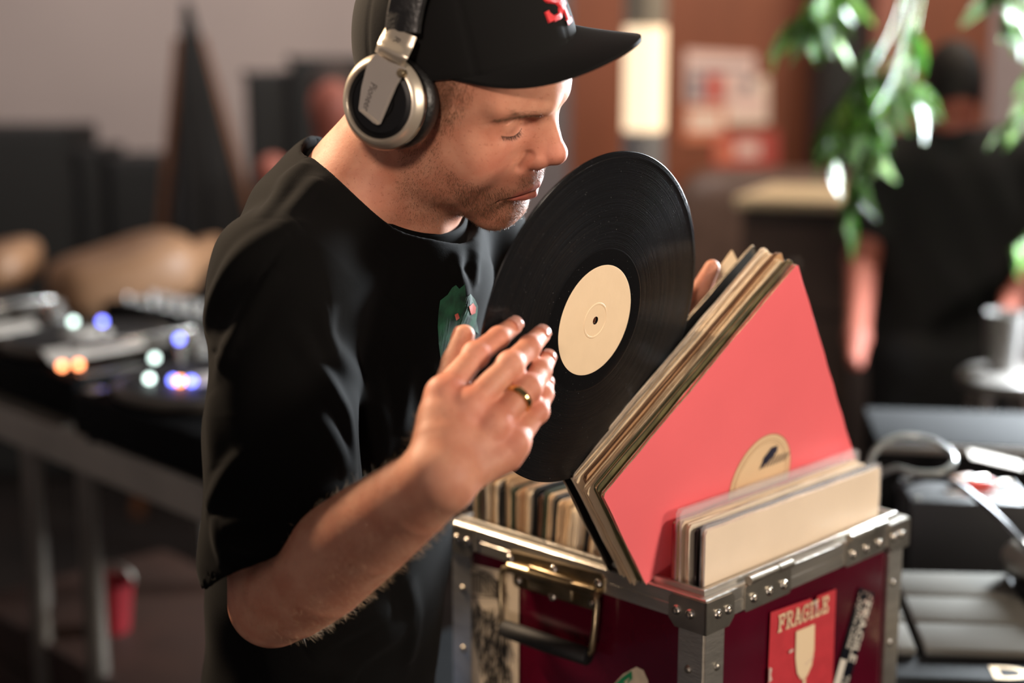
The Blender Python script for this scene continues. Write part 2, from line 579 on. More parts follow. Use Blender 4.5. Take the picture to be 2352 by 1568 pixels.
def word(s, x, z, w, h, gap, tilt=0.0):
    out = []
    c, sn = math.cos(tilt), math.sin(tilt)
    for i, ch in enumerate(s):
        wi = w * (0.62 if ch == 'I' else 1.0)
        off = sum((w * (0.62 if q == 'I' else 1.0)) + gap for q in s[:i])
        for ln in GL[ch]:
            pts = []
            for u, v in ln:
                a, b = off + (u if ch != 'I' else u * 1.5 - .30) * wi, v * h
                pts.append((x + a * c - b * sn, z + a * sn + b * c))
            out.append(pts)
    return out


st = decal(case, 'fragile_sticker', M_fr, CBf(0.0012 - 0.002 + 0.0005), [[(.108, -.043), (.105, -.21), (.229, -.215), (.227, -.050), (.192, -.0485), (.188, -.054), (.184, -.0535), (.180, -.0480)]])
st.location.y = -0.0008
o2 = CBf(0.0012)
decal(st, 'fragile_lettering', M_cream, o2, lines=word('FRAGILE', 0.1205, -0.0665, 0.0118, 0.0160, 0.0022, -0.035), w=0.0026)
gl = [(.1525, -.0755), (.1865, -.0770), (.1875, -.105), (.184, -.122), (.176, -.131), (.170, -.133), (.164, -.131), (.157, -.122), (.153, -.105)]
decal(st, 'goblet_symbol', M_cream, o2, [gl, [(.1685, -.131), (.1735, -.131), (.1735, -.175), (.1685, -.175)], [(.155, -.175), (.187, -.175), (.187, -.182), (.155, -.182)],
      [(.135, -.187), (.148, -.187), (.148, -.203), (.135, -.203)]])
decal(st, 'torn_patch', M_wear, CBf(0.0016), [[(.106, -.100), (.111, -.103), (.109, -.109), (.112, -.115), (.106, -.117)], [(.140, -.093), (.147, -.092), (.148, -.095), (.141, -.096)],
      [(.170, -.1165), (.187, -.1125), (.187, -.1135), (.171, -.1175)], [(.186, -.050), (.191, -.058), (.186, -.068), (.187, -.060), (.184, -.053)]])
# black tape strip, running down to the left
ta, tb = Vector((.291, -.069)), Vector((.222, -.215))
tdir = (tb - ta).normalized(); tn = Vector((-tdir.y, tdir.x))
tw = 0.0175
tp = decal(case, 'fragile_tape', M_tape, CBf(-0.0003), [[tuple(ta - tn * tw), tuple(tb - tn * tw), tuple(tb + tn * tw), tuple(ta + tn * tw)]])


def on_tape(s, n):      # s along, n across (0 = centre, + = upper right edge)
    q = ta + tdir * s + tn * n
    return (q.x, q.y)


def tape_text(txt, size, s0, n0, m, bold=0.0, sq=1.0):
    me = text_mesh(txt, size, bold=bold)
    for v in me.vertices:
        q = on_tape(s0 + v.co.x * sq, n0 + v.co.y)
        v.co = Vector((q[0], -0.0004, CH + q[1]))
    return obj('tape_lettering', me, m, tp)


sgn = 1
# text reads downwards along the strip: its tops face the upper right
tape_text('FRAGILE', 0.0215, 0.010, 0.0005, M_tapew, 0.0004, 0.86)
tape_text('WITH CARE', 0.0105, 0.012, -0.0115, M_tapew, 0.0001, 0.95)
tape_text("TCS'NC", 0.0150, 0.093, 0.002, M_tapew, 0.0003, 0.8)
decal(tp, 'white_tape_box', M_tapew, CBf(0.0002), [[on_tape(s, n) for s, n in ((.078, -.016), (.150, -.016), (.150, -.001), (.078, -.003))]])
rnd = random.Random(5)
chips = []
for k in range(26):
    s, n, r = rnd.uniform(0.001, 0.03), rnd.uniform(-.016, .016), rnd.uniform(.0008, .0024)
    chips.append([on_tape(s + r * math.cos(a) * rnd.uniform(.5, 1.4), n + r * math.sin(a) * rnd.uniform(.5, 1.4)) for a in [i * PI / 3 for i in range(6)]])
decal(tp, 'torn_patch', M_wear, CBf(0.0006), chips)
# shipping label with barcode and scribble on the handle side
lb = decal(case, 'shipping_label', M_lab, CAf(-0.0012), [[(.336, -.0455), (.245, -.0375), (.246, -.26), (.336, -.26)]])
ly = lambda a, b, v0: (a, v0)
bars = []
u = 0.3255
rnd = random.Random(3)
while u > 0.266:
    w = rnd.choice((.0009, .0009, .0014, .0022))
    z1 = -.0535 + (.3255 - u) * 0.03; z0 = z1 - 0.0215
    bars.append([(u, z1), (u - w, z1), (u - w, z0), (u, z0)])
    u -= w + rnd.choice((.0009, .0014, .0018))
decal(lb, 'barcode', M_ink, CAf(-0.0007), bars)


def scrib(n, u0, u1, z0, z1, seed, dens=1.0):
    r = random.Random(seed)
    pts = []
    for k in range(n):
        f = k / (n - 1)
        pts.append((u0 + (u1 - u0) * f + r.uniform(-.006, .006), (z1 if k % 2 else z0) + r.uniform(-.007, .007)))
    return pts


loop = [(.315, -.046), (.30, -.048), (.285, -.053), (.276, -.062), (.274, -.070), (.285, -.068), (.296, -.060), (.303, -.052), (.298, -.047), (.284, -.050), (.270, -.058), (.262, -.066)]
loop2 = [(.322, -.071), (.318, -.058), (.305, -.051), (.29, -.055), (.279, -.066), (.270, -.071), (.282, -.073), (.30, -.077), (.315, -.080), (.30, -.092), (.285, -.095)]
sc = [loop, loop2]
for k, (u0, u1, z0, z1) in enumerate(((.325, .262, -.094, -.107), (.318, .256, -.108, -.130), (.312, .255, -.124, -.146), (.306, .252, -.146, -.170), (.30, .256, -.168, -.196), (.297, .262, -.19, -.205))):
    sc.append(scrib(22, u0, u1, z0, z1, k))
    sc.append(scrib(14, u1 + .008, u0 - .012, z1 - .004, z0 + .004, k + 40))
decal(lb, 'marker_scribble', M_ink, CAf(-0.0002), lines=sc, w=0.0013)
me = text_mesh('LAX', 0.0135)
for v in me.vertices:
    v.co = Vector((0.0004, 0.306 - v.co.x, CH - .163 + v.co.y))
obj('label_lettering', me, M_ink, lb)
# torn travel sticker near the bottom of the handle side
M_green = mat('green_print', (28, 122, 78), 0.5)
M_wp = mat('worn_white_paper', (205, 190, 165), 0.6, var=0.15, vscale=80)
ts = decal(case, 'travel_sticker', M_wp, CAf(-0.0012), [[(.118, -.128), (.100, -.106), (.083, -.093), (.074, -.094), (.068, -.103), (.066, -.128), (.075, -.165), (.11, -.175), (.125, -.15)]])
decal(ts, 'green_band', M_green, CAf(-0.0006), [[(.118, -.128), (.100, -.1085), (.0885, -.0985), (.0875, -.107), (.098, -.118), (.112, -.133)]])
me = text_mesh('PAT', 0.014, bold=0.0004)
for v in me.vertices:
    u_, w_ = v.co.x, v.co.y
    v.co = Vector((0.0000, 0.112 - u_ * .78 - w_ * .2, CH - .1335 + u_ * .75 + w_ * .85))
obj('sticker_lettering', me, M_wp, ts)

# ================================================================ records in the case
E_cols = [(222, 196, 160), (200, 172, 138), (30, 27, 26), (232, 214, 186), (120, 84, 62), (18, 17, 18), (188, 150, 112), (210, 190, 160), (58, 70, 50), (140, 34, 46), (236, 222, 200), (46, 40, 38), (170, 140, 106)]


def edge_mat(i):
    c = E_cols[i % len(E_cols)]
    dk = tuple(int(v * 0.66) + (40 if sum(c) < 150 else 0) for v in c)
    return mat('sleeve_edge_%d' % (i % len(E_cols)), c, 0.75, col2=dk, vscale=90, bump=0.5, bscale=260, stretch=(1, 6, .6))


def sleeve_mesh(S, t, wear=0.0006, seed=0, gap=True):
    """a card sleeve: two boards joined at the bottom and one side, edges slightly worn"""
    r = random.Random(seed)
    bm = bmesh.new()
    n = 12
    b = min(0.0011, t * 0.32)
    def outline(rr):
        pts = []
        c = 0.0035
        for i in range(n + 1): pts.append((c + (S - 2 * c) * i / n, 0))
        for i in range(n + 1): pts.append((S, c + (S - 2 * c) * i / n))
        for i in range(n + 1): pts.append((S - c - (S - 2 * c) * i / n, S))
        for i in range(n + 1): pts.append((0, S - c - (S - 2 * c) * i / n))
        return [(x + rr.uniform(-wear, wear), z + rr.uniform(-wear, wear)) for x, z in pts]
    for y0, y1 in (((0, b), (t - b, t)) if gap else ((0, t),)):
        o = outline(r)
        fa = [bm.verts.new((x, y0 + r.uniform(-.0002, .0002), z)) for x, z in o]
        fb = [bm.verts.new((x, y1 + r.uniform(-.0002, .0002), z)) for x, z in o]
        m = len(o)
        bm.faces.new(fa); bm.faces.new(fb[::-1])
        for i in range(m):
            bm.faces.new((fa[(i + 1) % m], fa[i], fb[i], fb[(i + 1) % m]))
    bmesh.ops.recalc_face_normals(bm, faces=bm.faces[:])
    return bm


def sleeve(name, M, S, t, face, edge, label, group, seed=0, inner=(226, 208, 178), parts=True):
    o = empty(name, label=label, cat='record sleeve', group=group)
    o.matrix_world = M
    me_o = obj('cover', sleeve_mesh(S, t, 0.0007, seed), face, o)
    me = me_o.data
    me.materials.append(edge)
    for p in me.polygons:
        if abs(p.normal.y) < 0.6: p.material_index = 1
    if parts:
        obj('inner_sleeve', box(0.0012, S - 0.0012, t * 0.36, t * 0.64, 0.0012, S - 0.0012), mat('inner_paper_%d_%d' % (inner[0], inner[2]), inner, 0.8, var=0.2, vscale=60, bump=.3, bscale=300, stretch=(1, 8, 1)), o)
    return o


def ordinal(n):
    small = ['', 'first', 'second', 'third', 'fourth', 'fifth', 'sixth', 'seventh', 'eighth', 'ninth', 'tenth', 'eleventh', 'twelfth', 'thirteenth', 'fourteenth', 'fifteenth', 'sixteenth', 'seventeenth', 'eighteenth', 'nineteenth']
    if n < 20: return small[n]
    tens = {2: ('twenty', 'twentieth'), 3: ('thirty', 'thirtieth'), 4: ('forty', 'fortieth'), 5: ('fifty', 'fiftieth')}[n // 10]
    return tens[1] if n % 10 == 0 else tens[0] + '-' + small[n % 10]


# the row standing upright at the back of the case
rnd = random.Random(11)
S0 = 0.312
yb = 0.172
i = 0
words = ['cream', 'tan', 'black', 'ivory', 'brown', 'glossy black', 'kraft', 'beige', 'olive', 'dark red', 'white', 'charcoal', 'ochre']
row = []
zb = -CH + 0.013
while yb < CL - 0.018:
    t = rnd.choice((0.0026, 0.003, 0.0034, 0.0042, 0.005))
    f = max(0.0, 1 - i / 24.0)
    row.append((yb, t, 0.17 * f, rnd.choice((0, 0, 1, 2, 2, 3, 4, 5, 6, 7, 8, 9, 10, 11, 12, 3, 0))))
    yb += t + 0.0005
    i += 1
n_row = len(row)
for i, (yb, t, lean, ci) in enumerate(row):
    x0 = 0.0135 + rnd.uniform(0, 0.004)
    dz = rnd.uniform(-0.001, 0.001) + 0.001
    M = CM @ Matrix.Translation((x0, yb, zb + dz + 0.0002)) @ Matrix.Rotation(math.atan(lean), 4, 'X')
    S = S0 - rnd.uniform(0, 0.010)
    fm = mat('sleeve_face_%d' % (ci % len(E_cols)), E_cols[ci % len(E_cols)], 0.45, var=0.1, vscale=12)
    lab = '%s edged record sleeve, %s from the left end of the packed upright row' % (words[ci], ordinal(n_row - i))
    sleeve('record_sleeve', M, S, t, fm, edge_mat(ci), lab, 'record sleeves packed upright at the back of the case', i, parts=False)

# the stack tilted on its corner, with the pink one in front
n_l = Vector((0, 1, 0.17)).normalized()
P1 = Vector((-0.0925, 0.0485, 0.1105)); P2 = Vector((0.160, 0.0150, 0.3020))
e1 = (P2 - P1); e1 -= n_l * e1.dot(n_l); e1.normalize()
e2 = n_l.cross(e1).normalized()
if e2.z < 0: e2 = -e2                      # from the bottom corner up to the left corner
SP = 0.316


def stack_matrix(off, ds=0.0, dv=0.0, rot=0.0):
    o = P1 - e2 * SP + n_l * off + e1 * ds + e2 * dv
    m = basis(e1, n_l, e2, o)
    if rot:
        c = Matrix.Translation((SP / 2, 0, SP / 2))
        m = m @ c @ Matrix.Rotation(rot, 4, 'Y') @ c.inverted()
    return CM @ m


M_pink = mat('coral_pink_card', (250, 114, 120), 0.48, var=0.05, vscale=6, bump=0.12, bscale=40)
M_blk = mat('glossy_black_card', (14, 14, 15), 0.22, var=0.2, vscale=20)
M_crm = mat('cream_card', (226, 200, 164), 0.55, var=0.1, vscale=20)
M_grn = mat('green_patterned_card', (116, 108, 70), 0.5, col2=(60, 58, 40), vscale=45)
M_wht = mat('off_white_card', (238, 222, 198), 0.5, var=0.06, vscale=20)
M_kft = mat('kraft_card', (176, 136, 98), 0.6, var=0.15, vscale=30)
stk = [(0.0000, 0.0042, M_pink, 0, 'coral pink record sleeve with a round centre hole, frontmost of the tilted stack', 0, 0, 0, (214, 176, 134)),
       (0.0070, 0.0050, M_grn, 8, 'worn green patterned record sleeve directly behind the coral pink one', 0.000, 0.004, 0.006, (206, 170, 130)),
       (0.0145, 0.0058, M_crm, 1, 'thick cream record sleeve with scuffed brown edges, third in the tilted stack', -0.004, 0.005, -0.006, (222, 196, 160)),
       (0.0225, 0.0040, M_kft, 4, 'kraft brown record sleeve with torn dark edge in the middle of the tilted stack', 0.003, 0.006, 0.010, (90, 66, 50)),
       (0.0285, 0.0052, M_crm, 3, 'ivory record sleeve with soft rounded corners, behind the kraft brown one', -0.002, 0.008, 0.004, (236, 220, 192)),
       (0.0355, 0.0050, M_wht, 10, 'off-white record sleeve with clean bright edge, in the rear half of the tilted stack', 0.002, 0.008, -0.004, (244, 228, 204)),
       (0.0470, 0.0030, M_blk, 3, 'glossy black record sleeve with thin pale edge, rearmost of the tilted stack', -0.004, 0.014, 0.010, (235, 220, 196))]
for k, (off, t, fm, em, lab, ds, dv, rot, inn) in enumerate(stk):
    s = sleeve('record_sleeve', stack_matrix(off, ds, dv, rot), SP, t, fm, edge_mat(em), lab, 'record sleeves in the tilted stack', 100 + k, inn)
    if k == 0: pink = s
# centre label of the disc, seen through the hole of the pink sleeve
dc = Vector((SP / 2 + 0.018, 0, SP / 2 - 0.031))
M_disc = mat('cream_disc_label', (232, 200, 158), 0.5, var=0.04, vscale=30)
M_navy = mat('navy_print', (22, 26, 52), 0.5)


def disc2d(r, cx, cz, y, n=48):
    return [(cx + r * math.cos(2 * PI * i / n), y, cz + r * math.sin(2 * PI * i / n)) for i in range(n)]


bm = bmesh.new(); add_poly(bm, disc2d(0.052, dc.x, dc.z, -0.0003)); lbl = obj('centre_label', bm, M_disc, pink)
bm = bmesh.new()
for r_ in (0.0525, 0.0470, 0.0440):
    ring = []
    for i in range(64):
        a = 2 * PI * i / 64
        ring.append((dc.x + r_ * math.cos(a), dc.z + r_ * math.sin(a)))
    ribbons(bm, [ring + [ring[0]]], 0.0005 if r_ < .05 else 0.0009, lambda u, v: (u, -0.0005, v))
obj('label_rings', bm, M_kft, lbl)
bm = bmesh.new()
n_w0 = (CM.to_3x3() @ n_l).normalized(); o_w0 = CM @ P1; PKI = stack_matrix(0.0).inverted()


def on_pink(x, y):
    cpos = Vector((0, 0, CAMZ)); r = P(x, y, 1.0) - cpos
    q = PKI @ (cpos + r * ((o_w0 - cpos).dot(n_w0) / r.dot(n_w0)))
    return (q.x, -0.0007, q.z)


add_poly(bm, [on_pink(*q) for q in ((1747, 1074), (1752, 1052), (1771, 1027), (1785, 1022), (1784, 1036), (1766, 1058))])
for k in range(9):
    x = 1742 + k * 7.0
    add_poly(bm, [on_pink(*q) for q in ((x, 1078 - k * 2.6), (x + 13, 1050 - k * 1.6), (x + 15.5, 1049.5 - k * 1.6), (x + 2.5, 1077.5 - k * 2.6))])
obj('label_emblem', bm, M_navy, lbl)

# the sleeves leaning against the hinge side, in front
M_clear = mat('clear_plastic', (246, 246, 248), 0.16, spec=0.6, bump=0.5, bscale=18)
M_clear.node_tree.nodes['Principled BSDF'].inputs['Alpha'].default_value = 0.14
M_crm2 = mat('pale_cream_card', (244, 222, 192), 0.45, var=0.05, vscale=14)
M_red = mat('red_card', (214, 40, 60), 0.5)
fr = [(0.0165, 0.0040, M_crm2, 0, 'cream record sleeve in clear plastic at the very front of the case', 0.0200, 0.0, 0.0, (236, 214, 180)),
      (0.0245, 0.0030, M_blk, 5, 'black record sleeve directly behind the front cream one', 0.0165, 0.001, 0.0015, (30, 28, 27)),
      (0.0310, 0.0050, M_wht, 7, 'ivory record sleeve with thick spine, third from the hinge side', 0.0135, 0.004, 0.001, (226, 204, 170)),
      (0.0390, 0.0050, M_crm, 12, 'tan edged record sleeve behind the ivory one, second from the pink centre label', 0.0115, 0.006, 0.0, (190, 160, 120)),
      (0.0460, 0.0030, M_red, 9, 'red backed record sleeve nearest the pink one, in the front group', 0.0105, 0.006, -0.002, (224, 190, 150))]
for k, (y, t, fm, em, lab, x0, dz, rot, inn) in enumerate(fr):
    M = CM @ Matrix.Translation((x0, y, zb + 0.0006 + dz)) @ Matrix.Rotation(rot, 4, 'Y')
    s = sleeve('record_sleeve', M, 0.314, t, fm, edge_mat(em), lab, 'record sleeves at the front of the case', 200 + k, inn)
    if k in (0, 3):
        pl = obj('plastic_cover', sleeve_mesh(0.318, t + 0.0012, 0.0004, 7 + k), M_clear, s)
        pl.location = (-0.002, -0.0006, 0.0012 if k == 0 else 0.008)

# the open sleeve the record came from, behind the stack, held by the far hand
n_w = (CM.to_3x3() @ n_l).normalized()


def on_stack_plane(x, y, off):
    o = CM @ (P1 + n_l * off)
    cpos = Vector((0, 0, CAMZ)); r = P(x, y, 1.0) - cpos
    return cpos + r * ((o - cpos).dot(n_w) / r.dot(n_w))


top = on_stack_plane(1682, 575, 0.085)
u1 = (on_stack_plane(1560, 745, 0.085) - top).normalized()      # down-left edge
u2 = u1.cross(n_w).normalized()
if u2.z > 0: u2 = -u2
os_ = empty('record_sleeve', label='small open empty record sleeve, cream inside and slate blue outside, held by the far hand', cat='record sleeve')
ez_, ex_ = -u1, u2                        # local z up along the left edge, x along the right edge
Ssl = 0.178
o_ = top + u1 * Ssl
os_.matrix_world = basis(ex_, ez_.cross(ex_), ez_, o_)
M_slate = mat('slate_blue_card', (70, 84, 96), 0.45, col2=(30, 36, 44), vscale=14)
yd = 1.0
bk = obj('back_board', box(0, Ssl, 0.0, 0.0012, 0, Ssl), M_crm, os_)
bm = bmesh.new()
add_poly(bm, [(0.0, -0.002, 0.0), (Ssl, -0.002, 0), (Ssl, -0.004, Ssl - .002), (0.022, -0.012, Ssl - 0.001), (0.010, -0.008, Ssl * .6)], Vector((0, -0.0012, 0)))
bmesh.ops.recalc_face_normals(bm, faces=bm.faces[:])
obj('front_board', bm, M_slate, os_)

# ================================================================ the vinyl record in his hands
rec_n = Vector((0.745, -0.644, -0.170)).normalized()
rec_c = P(1365, 735, 1.333)
rz = rec_n
rx = Vector((0, 0, 1)).cross(rz).normalized()
ry = rz.cross(rx)
rec = empty('vinyl_record', label='black twelve inch vinyl record with blank cream label, held in his right hand', cat='record')
rec.matrix_world = basis(rx, ry, rz, rec_c)
R_ = 0.1525
M_vinyl = bpy.data.materials.new('black_vinyl'); M_vinyl.use_nodes = True
nt = M_vinyl.node_tree; b = nt.nodes['Principled BSDF']
b.inputs['Base Color'].default_value = (0.006, 0.006, 0.0065, 1)
b.inputs['Roughness'].default_value = 0.17
b.inputs['Specular IOR Level'].default_value = 0.4
tc = nt.nodes.new('ShaderNodeTexCoord')
sep = nt.nodes.new('ShaderNodeSeparateXYZ'); nt.links.new(tc.outputs['Object'], sep.inputs[0])
def mth(op, a, bb=None):
    n = nt.nodes.new('ShaderNodeMath'); n.operation = op
    for i, v in enumerate((a, bb)):
        if v is None: continue
        if isinstance(v, (int, float)): n.inputs[i].default_value = v
        else: nt.links.new(v, n.inputs[i])
    return n.outputs[0]
rad = mth('SQRT', mth('ADD', mth('MULTIPLY', sep.outputs[0], sep.outputs[0]), mth('MULTIPLY', sep.outputs[1], sep.outputs[1])))
nz = nt.nodes.new('ShaderNodeTexNoise'); nz.noise_dimensions = '1D'; nz.inputs['Scale'].default_value = 900; nz.inputs['Detail'].default_value = 5
nt.links.new(rad, nz.inputs['W'])
wave = mth('SINE', mth('MULTIPLY', rad, 2 * PI / 0.0011))
hgt = mth('ADD', mth('MULTIPLY', wave, 0.5), mth('MULTIPLY', nz.outputs[0], 2.0))
grv = mth('MULTIPLY', hgt, mth('GREATER_THAN', rad, 0.0665))
bp = nt.nodes.new('ShaderNodeBump'); bp.inputs['Strength'].default_value = 0.3; bp.inputs['Distance'].default_value = 0.0004
nt.links.new(grv, bp.inputs['Height']); nt.links.new(bp.outputs[0], b.inputs['Normal'])
dst = nt.nodes.new('ShaderNodeTexNoise'); dst.inputs['Scale'].default_value = 700
nt.links.new(tc.outputs['Object'], dst.inputs['Vector'])
rp = nt.nodes.new('ShaderNodeValToRGB'); rp.color_ramp.elements[0].position = 0.70; rp.color_ramp.elements[0].color = (0.006, 0.006, 0.0065, 1)
rp.color_ramp.elements[1].position = 0.80; rp.color_ramp.elements[1].color = (0.11, 0.11, 0.11, 1)
nt.links.new(dst.outputs[0], rp.inputs[0]); nt.links.new(rp.outputs[0], b.inputs['Base Color'])
M_rlab = mat('blank_label_paper', (234, 208, 172), 0.55, var=0.03, vscale=40, bump=0.08, bscale=120)
hz = 0.0011
obj('disc', lathe([(0.0037, -hz), (0.0037, hz), (0.05, hz), (0.052, hz * 1.1), (0.0655, hz), (0.0665, hz * .8), (0.1465, hz * .8), (0.148, hz * 1.05), (R_ - .0008, hz * .9), (R_, hz * .3), (R_, -hz * .3),
                   (R_ - .0008, -hz * .9), (0.148, -hz * 1.05), (0.0665, -hz * .8), (0.0655, -hz), (0.0037, -hz)], 160), M_vinyl, rec, 6)
lb2 = obj('record_label', lathe([(0.0037, hz + .0002), (0.0145, hz + .0002), (0.0150, hz + 0.0006), (0.0162, hz + 0.0006), (0.0167, hz + .0002), (0.0505, hz + .0002), (0.0512, hz)], 96), M_rlab, rec, 8)
obj('record_label', lathe([(0.0037, -hz - .0002), (0.0505, -hz - .0003), (0.0512, -hz)], 64), M_rlab, rec, 60)
# ================================================================ implicit-surface toolkit (numpy)
def vl(p): return np.asarray(tuple(p), dtype=np.float64)


def d_cone(p, a, b, ra, rb):
    """round cone (tapered capsule)"""
    a = vl(a); b = vl(b)
    ba = b - a
    L2 = ba @ ba
    t = np.clip(((p - a) @ ba) / L2, 0, 1)
    q = p - a - t[:, None] * ba
    return np.sqrt((q * q).sum(1)) - (ra + (rb - ra) * t)


def d_ell(p, c, r, Rm=None):
    q = p - vl(c)
    if Rm is not None: q = q @ Rm
    r = np.asarray(r, dtype=np.float64)
    k0 = np.sqrt(((q / r) ** 2).sum(1))
    k1 = np.sqrt(((q / (r * r)) ** 2).sum(1)) + 1e-9
    return np.where(k0 < 0.25, (k0 - 1) * r.min(), k0 * (k0 - 1) / k1)


def smin(a, b, k):
    h = np.maximum(k - np.abs(a - b), 0) / k
    return np.minimum(a, b) - h * h * k * 0.25


def smax(a, b, k): return -smin(-a, -b, k)


def cut(a, b, k): return smax(a, -b, k)          # a minus b


def d_poly(p, pts, rs):
    d = None
    for i in range(len(pts) - 1):
        e = d_cone(p, pts[i], pts[i + 1], rs[i], rs[i + 1])
        d = e if d is None else np.minimum(d, e)
    return d


def mesh_sdf(fn, lo, hi, h, B=8):
    lo = np.array(lo, float); hi = np.array(hi, float)
    nb = np.ceil((hi - lo) / (h * B)).astype(int)
    n = nb * B
    ix = np.stack(np.meshgrid(*[np.arange(k) for k in nb], indexing='ij'), -1).reshape(-1, 3)
    cen = lo + (ix + 0.5) * h * B
    dc = fn(cen)
    act = np.abs(dc) < h * B * 1.25 + 0.004
    sg = np.where(dc < 0, -1.0, 1.0).reshape(nb).astype(np.float32)
    V = np.ones(n + 1, np.float32)
    V[:-1, :-1, :-1] = np.repeat(np.repeat(np.repeat(sg, B, 0), B, 1), B, 2)
    loc = np.stack(np.meshgrid(*[np.arange(B + 1)] * 3, indexing='ij'), -1).reshape(-1, 3)
    ai = ix[act]
    step = 80
    for s in range(0, len(ai), step):
        blk = ai[s:s + step]
        g_ = (blk[:, None, :] * B + loc[None]).reshape(-1, 3)
        d = fn(lo + g_ * h)
        V[g_[:, 0], g_[:, 1], g_[:, 2]] = d
    ins = V < 0
    cnt = np.zeros(n, np.uint8)
    for a in (0, 1):
        for b in (0, 1):
            for c in (0, 1):
                cnt += ins[a:n[0] + a, b:n[1] + b, c:n[2] + c]
    cell = np.argwhere((cnt > 0) & (cnt < 8))
    idx = np.full(n, -1, np.int32)
    idx[cell[:, 0], cell[:, 1], cell[:, 2]] = np.arange(len(cell))
    acc = np.zeros((len(cell), 3)); num = np.zeros(len(cell))
    for ax in range(3):
        o1, o2 = [k for k in range(3) if k != ax]
        for i in (0, 1):
            for j in (0, 1):
                o = np.zeros(3, int); o[o1] = i; o[o2] = j
                e = o.copy(); e[ax] = 1
                a = V[tuple((cell + o).T)]; b = V[tuple((cell + e).T)]
                m = (a < 0) != (b < 0)
                t = np.where(m, a / np.where(m, a - b, 1), 0)
                pos = np.tile(o.astype(float), (len(cell), 1)); pos[:, ax] = t
                acc[m] += pos[m]; num[m] += 1
    verts = lo + (cell + acc / num[:, None]) * h
    quads = []
    for ax in range(3):
        o1, o2 = (ax + 1) % 3, (ax + 2) % 3
        sl0 = [slice(1, n[k]) for k in range(3)]; sl1 = list(sl0)
        sl0[ax] = slice(0, n[ax]); sl1[ax] = slice(1, n[ax] + 1)
        a = ins[tuple(sl0)]; b = ins[tuple(sl1)]
        for sgn_, m in ((1, a & ~b), (0, ~a & b)):
            e = np.argwhere(m)
            st = np.array([1, 1, 1]); st[ax] = 0
            e = e + st
            d1 = np.zeros(3, int); d1[o1] = 1
            d2 = np.zeros(3, int); d2[o2] = 1
            q = [idx[tuple((e - d1 - d2).T)], idx[tuple((e - d2).T)], idx[tuple(e.T)], idx[tuple((e - d1).T)]]
            q = np.stack(q if sgn_ else q[::-1], 1)
            quads.append(q[(q >= 0).all(1)])
    quads = np.concatenate(quads)
    return project(verts, fn, h, 2), quads


def grad(fn, v, e):
    g_ = np.zeros_like(v)
    for k in range(3):
        d = np.zeros(3); d[k] = e
        g_[:, k] = (fn(v + d) - fn(v - d)) / (2 * e)
    return g_


def project(v, fn, h, it, mask=None):
    v = v.copy()
    w = v if mask is None else v[mask]
    for _ in range(it):
        d = fn(w)
        g_ = grad(fn, w, h * 0.25)
        n2 = (g_ * g_).sum(1) + 1e-6
        w = w - np.clip(d / n2, -h, h)[:, None] * g_
    if mask is None: return w
    v[mask] = w
    return v


def refine(v, q, fn, sel, h):
    """split the quads chosen by sel(centroids) into four and settle the new vertices on the surface"""
    c = v[q].mean(1)
    m = sel(c)
    qs, qr = q[m], q[~m]
    e = np.concatenate([qs[:, [0, 1]], qs[:, [1, 2]], qs[:, [2, 3]], qs[:, [3, 0]]])
    es = np.sort(e, 1)
    u, inv = np.unique(es, axis=0, return_inverse=True)
    inv = inv.ravel()
    cnt = np.bincount(inv)
    n0 = len(v)
    mid = v[u].mean(1)
    cen = c[m]
    k = len(qs)
    em = inv.reshape(4, k).T + n0
    ci = np.arange(k) + n0 + len(u)
    nv = np.concatenate([v, mid, cen])
    msk = np.zeros(len(nv), bool); msk[n0:n0 + len(u)] = cnt == 2; msk[n0 + len(u):] = True
    nv = project(nv, fn, h * 0.5, 2, msk)
    nq = np.concatenate([np.stack([qs[:, i], em[:, i], ci, em[:, (i + 3) % 4]], 1) for i in range(4)])
    return nv, np.concatenate([qr, nq])


def mesh_np(name, v, q):
    me = bpy.data.meshes.new(name)
    me.vertices.add(len(v))
    me.vertices.foreach_set('co', v.astype(np.float32).ravel())
    nl = q.shape[1]
    me.loops.add(len(q) * nl)
    me.loops.foreach_set('vertex_index', q.astype(np.int32).ravel())
    me.polygons.add(len(q))
    me.polygons.foreach_set('loop_start', np.arange(0, len(q) * nl, nl, dtype=np.int32))
    me.polygons.foreach_set('use_smooth', np.ones(len(q), dtype=bool))
    me.update(calc_edges=True)
    me.validate()
    return me


def attr(me, name, vals):
    a = me.attributes.new(name, 'FLOAT', 'POINT')
    a.data.foreach_set('value', vals.astype(np.float32))


# ================================================================ the man: pose
HF = Vector((0.84778, -0.30593, -0.43321)); HR = Vector((-0.46979, -0.81223, -0.34580)); HU = Vector((0.24608, -0.49668, 0.83232))
H_O = Vector((-0.05231, 1.34315, CAMZ - 0.03339))
HM = basis(HF, HR, HU, H_O)                 # head frame: x forward, y his right, z up (metres)
HMI3 = np.array([[*HF], [*HR], [*HU]])      # rows: axes
H_On = vl(H_O)


def hw(x, y, z): return HM @ Vector((x / 1000, y / 1000, z / 1000))


